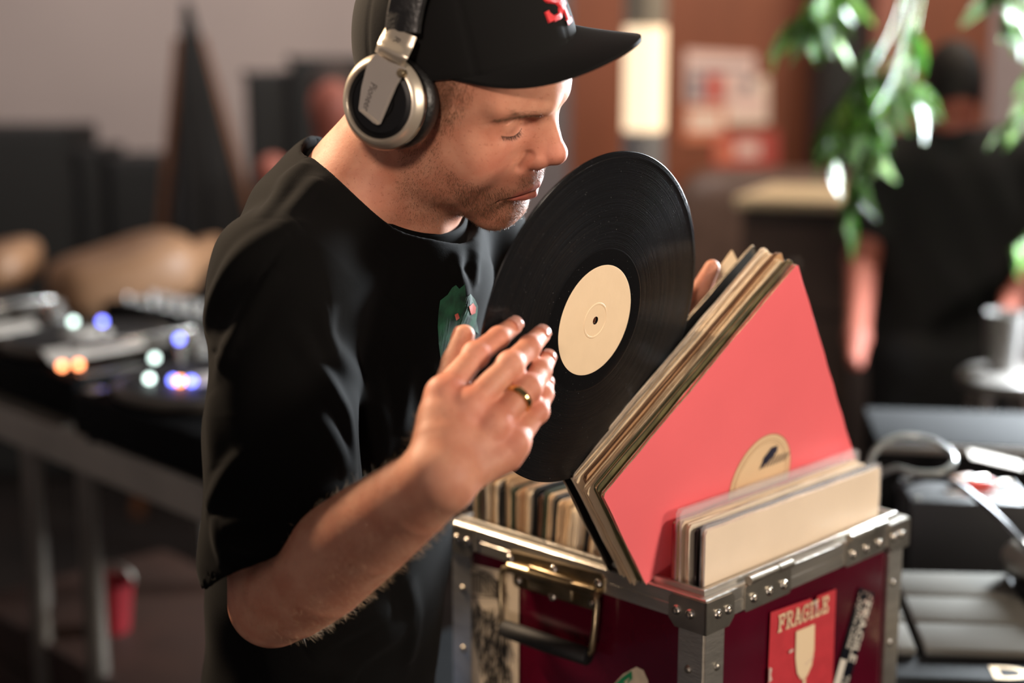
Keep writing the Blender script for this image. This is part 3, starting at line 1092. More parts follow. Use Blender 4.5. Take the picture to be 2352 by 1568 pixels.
SH_R = P(640, 640, 1.29); EL = P(628, 1382, 1.275); WR = P(1008, 1098, 1.130)
FING = {'index': [(1018, 905, 1.160), (1092, 815, 1.188), (1145, 775, 1.208), (1180, 748, 1.226)],
        'middle': [(1075, 935, 1.155), (1172, 838, 1.180), (1217, 795, 1.203), (1243, 768, 1.226)],
        'ring': [(1133, 975, 1.156), (1215, 890, 1.180), (1243, 850, 1.203), (1257, 824, 1.226)],
        'pinky': [(1180, 1015, 1.163), (1234, 945, 1.186), (1250, 905, 1.200), (1254, 880, 1.216)]}
FR = {'index': (.0118, .0102, .0090, .0076), 'middle': (.0118, .0104, .0092, .0078), 'ring': (.0114, .0098, .0086, .0074), 'pinky': (.0104, .0086, .0076, .0066)}
FJ = {k: [P(*q) for q in v] for k, v in FING.items()}
TJ = [P(1015, 1020, 1.140), P(1018, 915, 1.195), P(1046, 832, 1.214), P(1066, 770, 1.220)]
SH_L = P(1100, 580, 1.54); EL_L = P(1290, 960, 1.66); WR_L = P(1500, 760, 1.535)
FL = []
for (x, y) in ((1612, 606), (1626, 664), (1612, 714)):
    tip = on_stack_plane(x, y, 0.085) - n_w * 0.013
    FL.append([WR_L.lerp(tip, 0.42) - n_w * 0.006, WR_L.lerp(tip, 0.72) - n_w * 0.008, tip])
NECK_T = hw(-20, 0, -22); NECK_B = P(866, 455, 1.40)
CHEST = P(815, 720, 1.44); WAIST = P(735, 1640, 1.52)


def head_mm(q):
    """head in millimetres, symmetric in y"""
    x, z = q[:, 0], q[:, 2]
    y = np.sqrt(q[:, 1] ** 2 + 0.25)
    s = np.stack([x, y, z], 1)
    d = d_ell(s, (-3, 0, 48), (94, 73, 78))
    d = smin(d, d_ell(s, (22, 0, 46), (77, 66, 55)), 14)
    d = smin(d, d_ell(s, (38, 0, 2), (53, 65, 66)), 16)
    d = smin(d, d_ell(s, (60, 0, -44), (42, 42, 36)), 16)
    d = smin(d, d_ell(s, (71, 0, -85), (25, 27, 19)), 14)
    d = smin(d, d_cone(s, (72, 14, -84), (18, 49, -56), 18, 15), 16)
    d = smin(d, d_cone(s, (18, 49, -56), (6, 60, 2), 15, 13), 14)
    d = smin(d, d_ell(s, (42, 30, -38), (32, 27, 42)), 16)
    d = smin(d, d_ell(s, (40, 0, -66), (44, 40, 24)), 14)
    d = smin(d, d_ell(s, (58, 44, -12), (17, 16, 20)), 20)             # cheek
    d = smin(d, d_ell(s, (38, 50, -30), (30, 15, 40)), 16)             # masseter
    d = smin(d, d_ell(s, (60, 31, -62), (16, 12, 16)), 14)
    d = smin(d, d_cone(s, (88, 12, 40), (64, 50, 40), 8.0, 7), 12)     # brow ridge
    d = cut(d, d_ell(s, (88, 35, 19.5), (13.0, 21, 9.5)), 14)               # orbit
    # eye: lids closed down to a narrow slit
    e = (63.6, 33, 18)
    eb = d_ell(s, e, (12.6, 13.6, 12.6))
    up = d_ell(s, e, (14.8, 17.2, 14.6))
    lo_ = d_ell(s, e, (13.7, 16.4, 13.4))
    lid = z - (9.0 + 0.009 * (y - 33) ** 2 + 0.16 * (y - 33))
    d = smin(d, smax(up, -lid, 0.8), 5.0)
    d = smin(d, smax(lo_, lid + 1.4, 0.8), 4.0)
    d = np.minimum(d, eb)
    d = cut(d, d_poly(s, [(70, 19, 22), (77.5, 25, 26.5), (79.5, 33, 28), (76, 42, 26), (67, 49, 20)], [.6, .9, .9, .8, .5]), 2.2)   # lid crease
    # nose
    d = smin(d, d_cone(s, (89, 0, 25), (108.5, 0, -7), 6.2, 8.4), 10)
    d = smin(d, d_cone(s, (84, 7, 20), (96, 9.5, -13), 6, 8), 15)
    d = smin(d, d_ell(s, (109, 0, -9.5), (10.2, 10.5, 9.4)), 6)
    d = smin(d, d_ell(s, (96.5, 11.5, -17), (11.5, 7, 8.2)), 4.5)
    d = smin(d, d_cone(s, (107, 0, -16), (99, 0, -26), 5, 5), 4)
    d = cut(d, d_ell(s, (102, 7.2, -25), (7, 3.2, 4.5)), 2.5)
    d = cut(d, d_cone(s, (93, 21.5, -11), (90.5, 23.5, -23), 3.0, 3.0), 6)
    # mouth
    d = cut(d, d_cone(s, (107, 0, -31), (108, 0, -42), 2.2, 2.0), 5)
    d = smin(d, d_poly(s, [(99.5, 0, -47.5), (97, 8, -46.5), (91.5, 17, -50), (84, 26.5, -56)], [5.2, 5.0, 4.0, 2.6]), 4.5)
    d = smin(d, d_poly(s, [(99.0, 0, -59.5), (96, 9, -59.5), (91, 17, -60), (84, 25.5, -60)], [6.2, 5.8, 4.6, 2.8]), 4.5)
    d = cut(d, d_poly(s, [(105.5, 0, -53.3), (102, 8, -52.6), (96, 17, -54), (88.5, 25, -57), (83.5, 30, -60), (78, 34, -63.5)], [.9, 1.0, 1.1, 1.3, 1.2, .7]), 3.0)
    d = cut(d, d_poly(s, [(105, 0, -71), (100, 12, -70), (91, 24, -66)], [5.0, 4.2, 1.6]), 11)
    d = smin(d, d_ell(s, (0, 72, 0), (17, 7, 29)), 6)                  # ear, under the cushions
    return d


def body_sdf(p):
    p = np.asarray(p, float)
    out = np.full(len(p), 0.3)
    # head
    m = np.where(((p - vl(hw(15, 0, 10))) ** 2).sum(1) < 0.24 ** 2)[0]
    nk = d_cone(p, NECK_T, NECK_B, 0.0545, 0.062)
    nk = smin(nk, d_cone(p, hw(-14, 54, -22), P(985, 520, 1.37), 0.013, 0.010), 0.02)
    nk = smin(nk, d_cone(p, hw(34, 0, -92), P(975, 500, 1.41), 0.012, 0.018), 0.03)
    nk = smin(nk, d_cone(p, P(850, 440, 1.42), SH_R, 0.034, 0.045), 0.04)
    nk = smin(nk, d_cone(p, P(890, 460, 1.44), SH_L, 0.034, 0.045), 0.04)
    nk = smin(nk, d_cone(p, NECK_B, CHEST, 0.055, 0.085), 0.05)
    nk = smin(nk, d_cone(p, CHEST, WAIST, 0.080, 0.070), 0.04)
    if len(m):
        hd = head_mm(((p[m] - H_On) @ HMI3.T) * 1000) / 1000
        out[m] = hd
    out = smin(out, nk, 0.022)
    # right arm
    fa1 = EL.lerp(WR, 0.30); fa2 = EL.lerp(WR, 0.60)
    arm = d_poly(p, [SH_R, SH_R.lerp(EL, .5), EL.lerp(SH_R, .12)], [0.048, 0.047, 0.040])
    arm = smin(arm, d_poly(p, [EL, EL.lerp(WR, .12), fa1, fa2, EL.lerp(WR, .85), WR], [0.0385, 0.0425, 0.0440, 0.0385, 0.0325, 0.0275]), 0.012)
    out = smin(out, arm, 0.01)
    # right hand
    c = vl(FJ['middle'][0])
    m = np.where(((p - c) ** 2).sum(1) < 0.19 ** 2)[0]
    if len(m):
        out[m] = smin(out[m], hand_sdf(p[m]), 0.010)
    # left arm and hand
    la = d_cone(p, SH_L, EL_L, 0.046, 0.038)
    la = smin(la, d_cone(p, EL_L, WR_L, 0.038, 0.026), 0.02)
    m = np.where(((p - vl(WR_L)) ** 2).sum(1) < 0.2 ** 2)[0]
    if len(m):
        pm = p[m]
        l = la[m]
        for f in FL:
            l = smin(l, d_cone(pm, WR_L, f[0], 0.020, 0.012), 0.02)
            l = smin(l, np.minimum(d_cone(pm, f[0], f[1], 0.0105, 0.0098), d_cone(pm, f[1], f[2], 0.0098, 0.0078)), 0.006)
        la[m] = l
    return np.minimum(out, la)


def hand_sdf(p):
    w1 = WR.lerp(FJ['index'][0], 0.18)
    side = (FJ['pinky'][0] - FJ['index'][0]).normalized()
    d = d_cone(p, WR + side * 0.006, WR - side * 0.006, 0.0190, 0.0190)
    for k, off in (('index', -.011), ('middle', -.003), ('ring', .006), ('pinky', .013)):
        j = FJ[k]
        d = smin(d, d_cone(p, WR + side * off, j[0], 0.0125, FR[k][0] + 0.0010), 0.008)
    # palm pad behind the metacarpals
    dep = (FJ['middle'][0] - WR).normalized()
    pn = side.cross(dep).normalized()
    if pn.y < 0: pn = -pn
    d = smin(d, d_cone(p, WR.lerp(FJ['pinky'][0], .35) + pn * .012, FJ['pinky'][0] + pn * .006 - dep * .012, 0.016, 0.011), 0.014)
    d = smin(d, d_cone(p, TJ[0], TJ[1], 0.0175, 0.0130), 0.018)
    web = d_cone(p, TJ[0].lerp(TJ[1], .5), FJ['index'][0].lerp(WR, .25), 0.011, 0.012)
    d = smin(d, web, 0.014)
    for k, j in FJ.items():
        r = FR[k]
        f = d_cone(p, j[0], j[1], r[0], r[1] - .0006)
        f = smin(f, d_cone(p, j[1], j[2], r[1] - .0006, r[2] - .0004), 0.004)
        f = smin(f, d_cone(p, j[2], j[3], r[2] - .0004, r[3]), 0.004)
        f = smin(f, d_ell(p, j[1], (r[1] + .0006,) * 3), 0.004)
        kn = j[0] - pn * 0.002
        f = smin(f, d_ell(p, kn, (r[0] + .0012,) * 3), 0.006)
        # nail bed groove and knuckle crease
        d = smin(d, f, 0.0055)
    t = d_cone(p, TJ[1], TJ[2], 0.0122, 0.0108)
    t = smin(t, d_cone(p, TJ[2], TJ[3], 0.0110, 0.0088), 0.004)
    return smin(d, t, 0.006)


import time as _t; _t0=_t.time()
bv, bq = mesh_sdf(body_sdf, (-0.33, 0.98, 1.02), (0.26, 1.76, 1.80), 0.0026)
hc = vl(hw(75, 0, -10))
bv, bq = refine(bv, bq, body_sdf, lambda c: (((c - hc) ** 2).sum(1) < 0.125 ** 2) | (((c - vl(FJ['middle'][1])) ** 2).sum(1) < 0.10 ** 2), 0.0026)
bv, bq = refine(bv, bq, body_sdf, lambda c: (((c - vl(hw(92, 22, -16))) ** 2).sum(1) < 0.068 ** 2), 0.0013)
print('BODY', len(bv), len(bq), _t.time() - _t0)
person = empty('person', (CHEST.x, CHEST.y, 0), (0, 0, 0), 'man in black cap and black t-shirt with headphones, bowed over a vinyl record', 'person')
body_me = mesh_np('body', bv, bq)
body = obj('body', body_me, None, person)
body.matrix_parent_inverse = Matrix.Translation((-CHEST.x, -CHEST.y, 0))
hl = ((bv - H_On) @ HMI3.T) * 1000
hx, hy, hz_ = hl[:, 0], np.abs(hl[:, 1]), hl[:, 2]


def sst(a, b, x):
    t = np.clip((x - a) / (b - a), 0, 1)
    return t * t * (3 - 2 * t)


inhead = (((bv - vl(hw(40, 0, -20))) ** 2).sum(1) < 0.15 ** 2).astype(float)
# beard stubble: jaw, chin, moustache, sideburn
jaw = sst(-24, -50, hz_ - (62 - hx) * 0.36) * sst(-116, -100, hz_) * sst(-8, 12, hx)
mous = np.exp(-((hz_ + 38) / 7) ** 2) * sst(88, 94, hx) * sst(30, 20, hy)
sidb = sst(36, 26, hx) * sst(44, 50, hy) * sst(-70, -40, hz_) * sst(-8, 4, hx)
beard = np.clip(np.maximum(np.maximum(jaw, mous), sidb), 0, 1) * inhead
lips = (np.exp(-(((hz_ + 47.5 + (hy / 27) ** 2 * 7) / 4.6) ** 2)) + np.exp(-(((hz_ + 59.5 - (hy / 27) ** 2 * 2) / 5.2) ** 2))) * sst(86, 92, hx) * sst(28, 22, hy) * inhead
beard = beard * (1 - np.clip(lips * 1.3, 0, 1))
scalp = sst(50, 70, hz_) * inhead
hairm = np.clip(sst(26, 16, hx - hz_ * .25) * sst(10, 24, hz_), 0, 1) * inhead
kn = np.zeros(len(bv))
for k, j in FJ.items():
    for q_, r_ in ((0, .016), (1, .012), (2, .009), (3, .011)):
        kn += np.exp(-((bv - vl(j[q_])) ** 2).sum(1) / r_ ** 2)
kn += (np.exp(-((hl - np.array([108, 0, -12])) ** 2).sum(1) / 22 ** 2) + 0.6 * np.exp(-((np.stack([hx, hy, hz_], 1) - np.array([72, 44, -16])) ** 2).sum(1) / 26 ** 2)) * inhead
lidm = np.exp(-((np.stack([hx, hy, hz_], 1) - np.array([76, 33, 14])) ** 2).sum(1) / 13 ** 2) * inhead
attr(body_me, 'beard', beard); attr(body_me, 'lips', np.clip(lips, 0, 1)); attr(body_me, 'ruddy', np.clip(kn, 0, 1)); attr(body_me, 'hairline', hairm); attr(body_me, 'lid', lidm)

M_skin = bpy.data.materials.new('skin'); M_skin.use_nodes = True
nt = M_skin.node_tree; b = nt.nodes['Principled BSDF']


def mixc(fac, c1, c2):
    n = nt.nodes.new('ShaderNodeMix'); n.data_type = 'RGBA'
    for i, v in ((0, fac), (6, c1), (7, c2)):
        if isinstance(v, (int, float)): n.inputs[i].default_value = v
        elif isinstance(v, tuple): n.inputs[i].default_value = v
        else: nt.links.new(v, n.inputs[i])
    return n.outputs[2]


def gattr(nm):
    n = nt.nodes.new('ShaderNodeAttribute'); n.attribute_name = nm
    return n.outputs['Fac']


def noise(scale, det=3, lo=0.4, hi=0.6):
    n = nt.nodes.new('ShaderNodeTexNoise'); n.inputs['Scale'].default_value = scale; n.inputs['Detail'].default_value = det
    nt.links.new(tcs.outputs['Object'], n.inputs['Vector'])
    r = nt.nodes.new('ShaderNodeMapRange'); r.inputs['From Min'].default_value = lo; r.inputs['From Max'].default_value = hi
    nt.links.new(n.outputs['Fac'], r.inputs['Value'])
    return r.outputs[0], n.outputs['Fac']


tcs = nt.nodes.new('ShaderNodeTexCoord')
blot, _ = noise(38, 4, .35, .65)
frk, frf = noise(330, 2, .63, .70)
stb, stf = noise(1400, 1, .45, .62)
base = mixc(blot, lin((208, 150, 122)), lin((190, 126, 100)))
base = mixc(mth('MULTIPLY', frk, 0.30), base, lin((140, 80, 58)))
base = mixc(mth('MULTIPLY', gattr('ruddy'), 0.5), base, lin((205, 108, 92)))
base = mixc(mth('MULTIPLY', gattr('lid'), 0.35), base, lin((150, 92, 76)))
base = mixc(mth('MULTIPLY', gattr('beard'), mth('ADD', mth('MULTIPLY', stb, 0.20), 0.16)), base, lin((92, 62, 46)))
base = mixc(mth('MULTIPLY', gattr('hairline'), mth('ADD', mth('MULTIPLY', stb, 0.5), 0.3)), base, lin((82, 56, 42)))
base = mixc(mth('MULTIPLY', gattr('lips'), 0.75), base, lin((186, 98, 88)))
nt.links.new(base, b.inputs['Base Color'])
b.inputs['Roughness'].default_value = 0.56
b.inputs['Specular IOR Level'].default_value = 0.36
b.inputs['Subsurface Weight'].default_value = 0.18
b.inputs['Subsurface Radius'].default_value = (1.0, 0.35, 0.18)
b.inputs['Subsurface Scale'].default_value = 0.006
bp = nt.nodes.new('ShaderNodeBump'); bp.inputs['Strength'].default_value = 0.25; bp.inputs['Distance'].default_value = 0.0006
_, bf = noise(420, 4)
nt.links.new(bf, bp.inputs['Height']); nt.links.new(bp.outputs[0], b.inputs['Normal'])
body_me.materials.append(M_skin)
# ================================================================ t-shirt
FT = Vector((0.89, -0.46, 0)).normalized(); LT = Vector((-0.46, -0.89, 0)).normalized()
TAX = np.array([[*FT], [*LT], [0, 0, 1]])
SC = np.array([1 / 0.74, 1.0, 1.0])
CH_T = P(815, 700, 1.43); WA_T = P(735, 1640, 1.52)


def tq(p): return ((np.asarray(p, float).reshape(-1, 3)) @ TAX.T) * SC


def vec_px(dx, dy):
    return (P(1176 + dx, 784 + dy, 1.0) - P(1176, 784, 1.0)).normalized()


HEM_C = P(665, 1232, 1.24); HEM_N = vec_px(0.55, 0.83)
SLV_A = P(648, 650, 1.285); SLV_B = P(648, 1290, 1.265)
NA = (NECK_T - NECK_B).normalized()
COL_C = P(890, 452, 1.402)


def shirt_base(p):
    p = np.asarray(p, float)
    q = tq(p)
    d = d_cone(q, tq(vl(CH_T))[0], tq(vl(WA_T))[0], 0.148, 0.140) * 0.86
    d = smin(d, d_cone(p, P(890, 520, 1.42), SLV_A.lerp(P(1100, 600, 1.54), 0.5), 0.075, 0.085), 0.06)
    d = smin(d, d_cone(p, P(800, 420, 1.40), SLV_A, 0.040, 0.060), 0.05)
    d = smin(d, d_cone(p, P(930, 440, 1.47), P(1085, 590, 1.54), 0.040, 0.058), 0.05)
    d = smin(d, d_cone(p, P(1085, 590, 1.54), P(1180, 760, 1.60), 0.060, 0.060), 0.03)     # far sleeve
    sl = d_poly(p, [SLV_A, SLV_A.lerp(SLV_B, .5), SLV_B], [0.060, 0.066, 0.070])
    hp_ = (p - vl(HEM_C)) @ vl(HEM_N)
    sl = smax(sl, hp_, 0.004)
    d = smin(d, sl, 0.020)
    # opening of the sleeve round the arm, and of the neck
    cav = d_poly(p, [SLV_A.lerp(SLV_B, .55), SLV_B, SLV_B.lerp(EL, 1.6)], [0.048, 0.0595, 0.064])
    d = cut(d, cav, 0.004)
    d = cut(d, d_cone(p, COL_C - NA * 0.03, COL_C + NA * 0.14, 0.086, 0.098), 0.006)
    return d


def trace(x, y, fn, d0=0.9, n=60):
    c = np.array([0, 0, CAMZ]); r = vl(P(x, y, 1.0)) - c
    r /= np.linalg.norm(r)
    t = d0
    for _ in range(n):
        t += 0.8 * float(fn((c + r * t)[None])[0])
    return c + r * t


# folds: ridges traced over the cloth, (points in the photo, height, half width)
FOLD_PX = [([(700, 370), (655, 430), (600, 510)], .0075, .008), ([(735, 410), (690, 460), (640, 510)], .006, .007), ([(684, 505), (610, 545), (545, 600), (500, 670), (475, 760)], .009, .009),
           ([(668, 535), (600, 575), (530, 640), (490, 720)], .0065, .008), ([(640, 620), (580, 700), (530, 790), (500, 850)], .008, .009), ([(600, 560), (530, 640), (490, 730)], -.005, .007),
           ([(672, 530), (630, 590), (600, 645), (570, 720), (557, 790)], -.0022, .0034), ([(475, 815), (515, 808), (557, 806)], -.002, .0034),
           ([(684, 767), (731, 846), (770, 915), (794, 972), (810, 1114)], .010, .0085), ([(742, 693), (768, 804), (831, 920), (878, 1072)], .009, .010), ([(715, 956), (757, 1020), (799, 1093)], .010, .010),
           ([(705, 800), (750, 890), (785, 980), (800, 1080)], -.006, .008), ([(700, 1150), (730, 1145), (790, 1130), (815, 1118)], .010, .009), ([(690, 1120), (720, 1100), (770, 1080)], .007, .008),
           ([(560, 1045), (530, 1080), (500, 1130), (478, 1170)], .009, .008), ([(640, 1180), (570, 1195), (510, 1215)], .008, .008), ([(520, 1240), (560, 1270), (620, 1265), (700, 1215)], .007, .009),
           ([(500, 1180), (505, 1240), (520, 1300)], .006, .008), ([(480, 900), (490, 1000), (500, 1080)], .004, .012),
           ([(1045, 540), (1050, 600), (1062, 660), (1070, 720)], .008, .007), ([(1085, 520), (1090, 590), (1085, 660)], .009, .009), ([(890, 590), (850, 640), (800, 690), (745, 700)], .004, .016), ([(960, 600), (930, 660), (900, 700)], .004, .013),
           ([(850, 850), (870, 960), (880, 1060)], .007, .012), ([(930, 830), (930, 920), (910, 1000)], .005, .012), ([(700, 1500), (800, 1440), (900, 1390)], .008, .012), ([(760, 1560), (860, 1480), (950, 1420)], .008, .012),
           ([(600, 1540), (720, 1540), (820, 1560)], .006, .012), ([(930, 1330), (950, 1420), (940, 1530)], .007, .011)]
FOLDS = []
for pts, amp, wd_ in FOLD_PX:
    w3 = [trace(x, y, shirt_base) for x, y in pts]
    # denser, smoothed
    v = [w3[0]]
    for i in range(len(w3) - 1):
        p0 = w3[max(i - 1, 0)]; p1 = w3[i]; p2 = w3[i + 1]; p3 = w3[min(i + 2, len(w3) - 1)]
        for k in range(1, 5):
            t = k / 4
            v.append(0.5 * ((2 * p1) + (-p0 + p2) * t + (2 * p0 - 5 * p1 + 4 * p2 - p3) * t * t + (-p0 + 3 * p1 - 3 * p2 + p3) * t ** 3))
    FOLDS.append((np.array(v), amp, wd_))


def fold_disp(p):
    out = np.zeros(len(p))
    for v, amp, wd_ in FOLDS:
        c = v.mean(0); R = np.sqrt(((v - c) ** 2).sum(1).max()) + wd_ * 3
        m = np.where(((p - c) ** 2).sum(1) < R * R)[0]
        if not len(m): continue
        pm = p[m]
        best = np.full(len(m), 1e9); tb = np.zeros(len(m))
        n = len(v) - 1
        for i in range(n):
            a, b = v[i], v[i + 1]
            ba = b - a
            t = np.clip((pm - a) @ ba / (ba @ ba), 0, 1)
            dd = ((pm - a - t[:, None] * ba) ** 2).sum(1)
            u = dd < best
            best[u] = dd[u]; tb[u] = (i + t[u]) / n
        out[m] += amp * np.exp(-best / wd_ ** 2) * np.sin(np.clip(tb, 0.02, 0.98) * PI) ** 0.6
    return out


def soft_noise(p):
    return 0.0016 * (np.sin(p[:, 0] * 61 + 1.3 * np.sin(p[:, 2] * 33)) * np.sin(p[:, 1] * 47 + p[:, 2] * 23) + 0.6 * np.sin(p[:, 2] * 71 + p[:, 0] * 39 + 2 * np.sin(p[:, 1] * 29)))


def shirt_sdf(p):
    p = np.asarray(p, float)
    return shirt_base(p) - fold_disp(p) - soft_noise(p)


sv, sq_ = mesh_sdf(shirt_sdf, (-0.40, 1.02, 0.98), (0.16, 1.80, 1.60), 0.0045)
m_ = (sv[sq_].mean(1)[:, 1] < 1.5)
sv, sq_ = refine(sv, sq_, shirt_sdf, lambda c: c[:, 1] < 1.46, 0.0045)
M_shirt = bpy.data.materials.new('black_cotton'); M_shirt.use_nodes = True
nt = M_shirt.node_tree; b = nt.nodes['Principled BSDF']
b.inputs['Base Color'].default_value = (0.0026, 0.0025, 0.0024, 1)
b.inputs['Roughness'].default_value = 0.85
b.inputs['Specular IOR Level'].default_value = 0.06
b.inputs['Sheen Weight'].default_value = 0.025
b.inputs['Sheen Roughness'].default_value = 0.5
tcs = nt.nodes.new('ShaderNodeTexCoord')
_, nf = noise(900, 2)
bp = nt.nodes.new('ShaderNodeBump'); bp.inputs['Strength'].default_value = 0.25; bp.inputs['Distance'].default_value = 0.0005
nt.links.new(nf, bp.inputs['Height']); nt.links.new(bp.outputs[0], b.inputs['Normal'])
shirt = obj('t_shirt', mesh_np('t_shirt', sv, sq_), M_shirt, person)
shirt.matrix_parent_inverse = Matrix.Translation((-CHEST.x, -CHEST.y, 0))
PINV = Matrix.Translation((-CHEST.x, -CHEST.y, 0))


def wpart(name, me, m, parent, smooth=None):
    """part given in world coordinates"""
    o = obj(name, me, m, parent, smooth)
    if parent is person: o.matrix_parent_inverse = PINV
    return o


# ribbed collar band
u_ = NA.orthogonal().normalized(); w_ = NA.cross(u_)
bm = bmesh.new()
rings = []
NS = 120
prof = [(-.003, .004), (0, .006), (.003, .0045), (.0055, -.003), (.0125, -.012), (.0200, -.0215), (.0228, -.0245), (.0215, -.028), (.014, -.022), (.003, -.008), (-.0025, -.001)]
for i in range(NS):
    a = 2 * PI * i / NS
    o_ = u_ * math.cos(a) + w_ * math.sin(a)
    rings.append([bm.verts.new(COL_C + NA * 0.010 + o_ * (0.0735 + r) + NA * h) for r, h in prof])
for i in range(NS):
    a, b2 = rings[i], rings[(i + 1) % NS]
    for k in range(len(prof)):
        k2 = (k + 1) % len(prof)
        bm.faces.new((a[k], b2[k], b2[k2], a[k2]))
bmesh.ops.recalc_face_normals(bm, faces=bm.faces[:])
wpart('collar', bm, M_shirt, shirt, 60)
# sleeve hem: double stitched band following the opening
# ================================================================ cap (worn tilted back)
CA_ = math.radians(29)
FC = (HF * math.cos(CA_) + HU * math.sin(CA_)).normalized(); UC = (HU * math.cos(CA_) - HF * math.sin(CA_)).normalized()
OC = H_O + HU * 0.042
CAPM = basis(FC, HR, UC, OC)


def cp(f, r, u): return CAPM @ Vector((f / 1000, r / 1000, u / 1000))


M_cap = bpy.data.materials.new('black_wool_cap'); M_cap.use_nodes = True
nt = M_cap.node_tree; b = nt.nodes['Principled BSDF']
b.inputs['Base Color'].default_value = (0.0042, 0.0041, 0.0040, 1)
b.inputs['Roughness'].default_value = 0.9
b.inputs['Specular IOR Level'].default_value = 0.2
b.inputs['Sheen Weight'].default_value = 0.04
tcs = nt.nodes.new('ShaderNodeTexCoord')
_, nf = noise(1100, 2)
bp = nt.nodes.new('ShaderNodeBump'); bp.inputs['Strength'].default_value = 0.4; bp.inputs['Distance'].default_value = 0.0005
nt.links.new(nf, bp.inputs['Height']); nt.links.new(bp.outputs[0], b.inputs['Normal'])


def crown_pt(th, v, off=0.0):
    """th: angle from the front, v: 0 at the rim, 1 at the button"""
    ph = v * PI / 2
    c, s = math.cos(th), math.sin(th)
    af = 104 if c > 0 else 104
    rr = math.cos(ph) ** 0.72
    z = 104 * math.sin(ph) ** 1.08
    lean = 0.0
    seam = min(abs(((th - PI / 6 * 0 + PI / 6 * 2 * k) + PI) % (2 * PI) - PI) for k in range(6))
    g_ = -0.9 * math.exp(-(seam * 90 * max(rr, .1) / 2.2) ** 2)
    rad_ = off + g_
    return cp((af + rad_) * c * rr + lean, (78.5 + rad_) * s * rr, z + off * math.sin(ph) - 6 * max(0, -c))


bm = bmesh.new()
NT, NV = 180, 28
rows = []
for j in range(NV):
    v = j / NV
    rows.append([bm.verts.new(crown_pt(2 * PI * i / NT, v)) for i in range(NT)])
topv = bm.verts.new(crown_pt(0, 1.0))
for j in range(NV - 1):
    for i in range(NT):
        bm.faces.new((rows[j][i], rows[j][(i + 1) % NT], rows[j + 1][(i + 1) % NT], rows[j + 1][i]))
for i in range(NT):
    bm.faces.new((rows[-1][i], rows[-1][(i + 1) % NT], topv))
# turned-in edge
inn = [bm.verts.new(crown_pt(2 * PI * i / NT, 0.0, -3) - UC * 0.001) for i in range(NT)]
inn2 = [bm.verts.new(crown_pt(2 * PI * i / NT, 0.12, -4)) for i in range(NT)]
for i in range(NT):
    k = (i + 1) % NT
    bm.faces.new((rows[0][k], rows[0][i], inn[i], inn[k]))
    bm.faces.new((inn[k], inn[i], inn2[i], inn2[k]))
bmesh.ops.recalc_face_normals(bm, faces=bm.faces[:])
cap = wpart('cap', bm, M_cap, person, 180)
bm = bmesh.new()
add_lathe(bm, [(0, 0.0045), (0.005, 0.004), (0.0078, 0.0015), (0.008, -0.001)], 20, basis(FC, HR, UC, cp(0, 0, 104)))
wpart('cap_button', bm, M_cap, cap, 60)
# visor
bm = bmesh.new()
NA_, NB_ = 48, 14
TM = math.radians(74)
top_, bot_ = [], []


def visor_pt(s, t, off):
    th = s * TM
    c, sn = math.cos(th), math.sin(th)
    i_ = Vector((102 * c, 76 * sn, 1.0))
    L = 64 * max(0.0, math.cos(s * PI / 2)) ** 0.62
    f = i_.x + L * t
    r = i_.y * (1 + 0.05 * t * (1 - abs(s)))
    droop = (-0.0036 * r * r * (0.15 + 0.85 * t) - 2.0 * t) * (1 - abs(s) ** 5)
    return cp(f, r, 1.0 + droop + off)


for j in range(NB_ + 1):
    t = j / NB_
    top_.append([bm.verts.new(visor_pt(-1 + 2 * i / NA_, t, 1.6)) for i in range(NA_ + 1)])
    bot_.append([bm.verts.new(visor_pt(-1 + 2 * i / NA_, t, -1.8)) for i in range(NA_ + 1)])
for j in range(NB_):
    for i in range(NA_):
        bm.faces.new((top_[j][i], top_[j + 1][i], top_[j + 1][i + 1], top_[j][i + 1]))
        bm.faces.new((bot_[j][i + 1], bot_[j + 1][i + 1], bot_[j + 1][i], bot_[j][i]))
for i in range(NA_):
    bm.faces.new((top_[NB_][i], bot_[NB_][i], bot_[NB_][i + 1], top_[NB_][i + 1]))
    bm.faces.new((top_[0][i + 1], bot_[0][i + 1], bot_[0][i], top_[0][i]))
bmesh.ops.remove_doubles(bm, verts=bm.verts[:], dist=0.0004)
bmesh.ops.recalc_face_normals(bm, faces=bm.faces[:])
wpart('visor', bm, M_cap, cap, 50)
# stitched emblem on the front panels (interlocking letters, mostly above the frame)
M_emb = mat('red_embroidery', (226, 52, 58), 0.6, var=0.15, vscale=300, bump=0.5, bscale=700)
EMB = [[(4, 4), (16, 4)], [(10, 4), (10, 52)], [(10, 52), (30, 52), (30, 45)], [(10, 30), (24, 30), (24, 24)], [(3, 19), (17, 22)],
       [(8, 44), (2, 50), (-10, 50), (-17, 43), (-12, 34), (2, 28), (6, 21), (-2, 14), (-14, 15), (-19, 21)], [(-19, 14), (-19, 24)], [(8, 38), (8, 48)]]
bm = bmesh.new()
for ln in EMB:
    for a, b2 in zip(ln[:-1], ln[1:]):
        n = 5
        dx, dy = b2[0] - a[0], b2[1] - a[1]
        L = math.hypot(dx, dy); nx, ny = -dy / L * 3.2, dx / L * 3.2
        prev = None
        for k in range(n + 1):
            t = -0.04 + 1.08 * k / n
            x, z = a[0] + dx * t, a[1] + dy * t
            q = []
            for o_, e_ in ((-1, .4), (-0.75, 2.0), (0.75, 2.0), (1, .4)):
                xx, zz = x + nx * o_, z + ny * o_
                q.append(bm.verts.new(crown_pt(-(xx) / 92 + 0.0, 0.10 + zz / 104 * 0.56, e_)))
            if prev:
                for m2 in range(3):
                    bm.faces.new((prev[m2], prev[m2 + 1], q[m2 + 1], q[m2]))
            prev = q
bmesh.ops.recalc_face_normals(bm, faces=bm.faces[:])
wpart('emblem', bm, M_emb, cap)

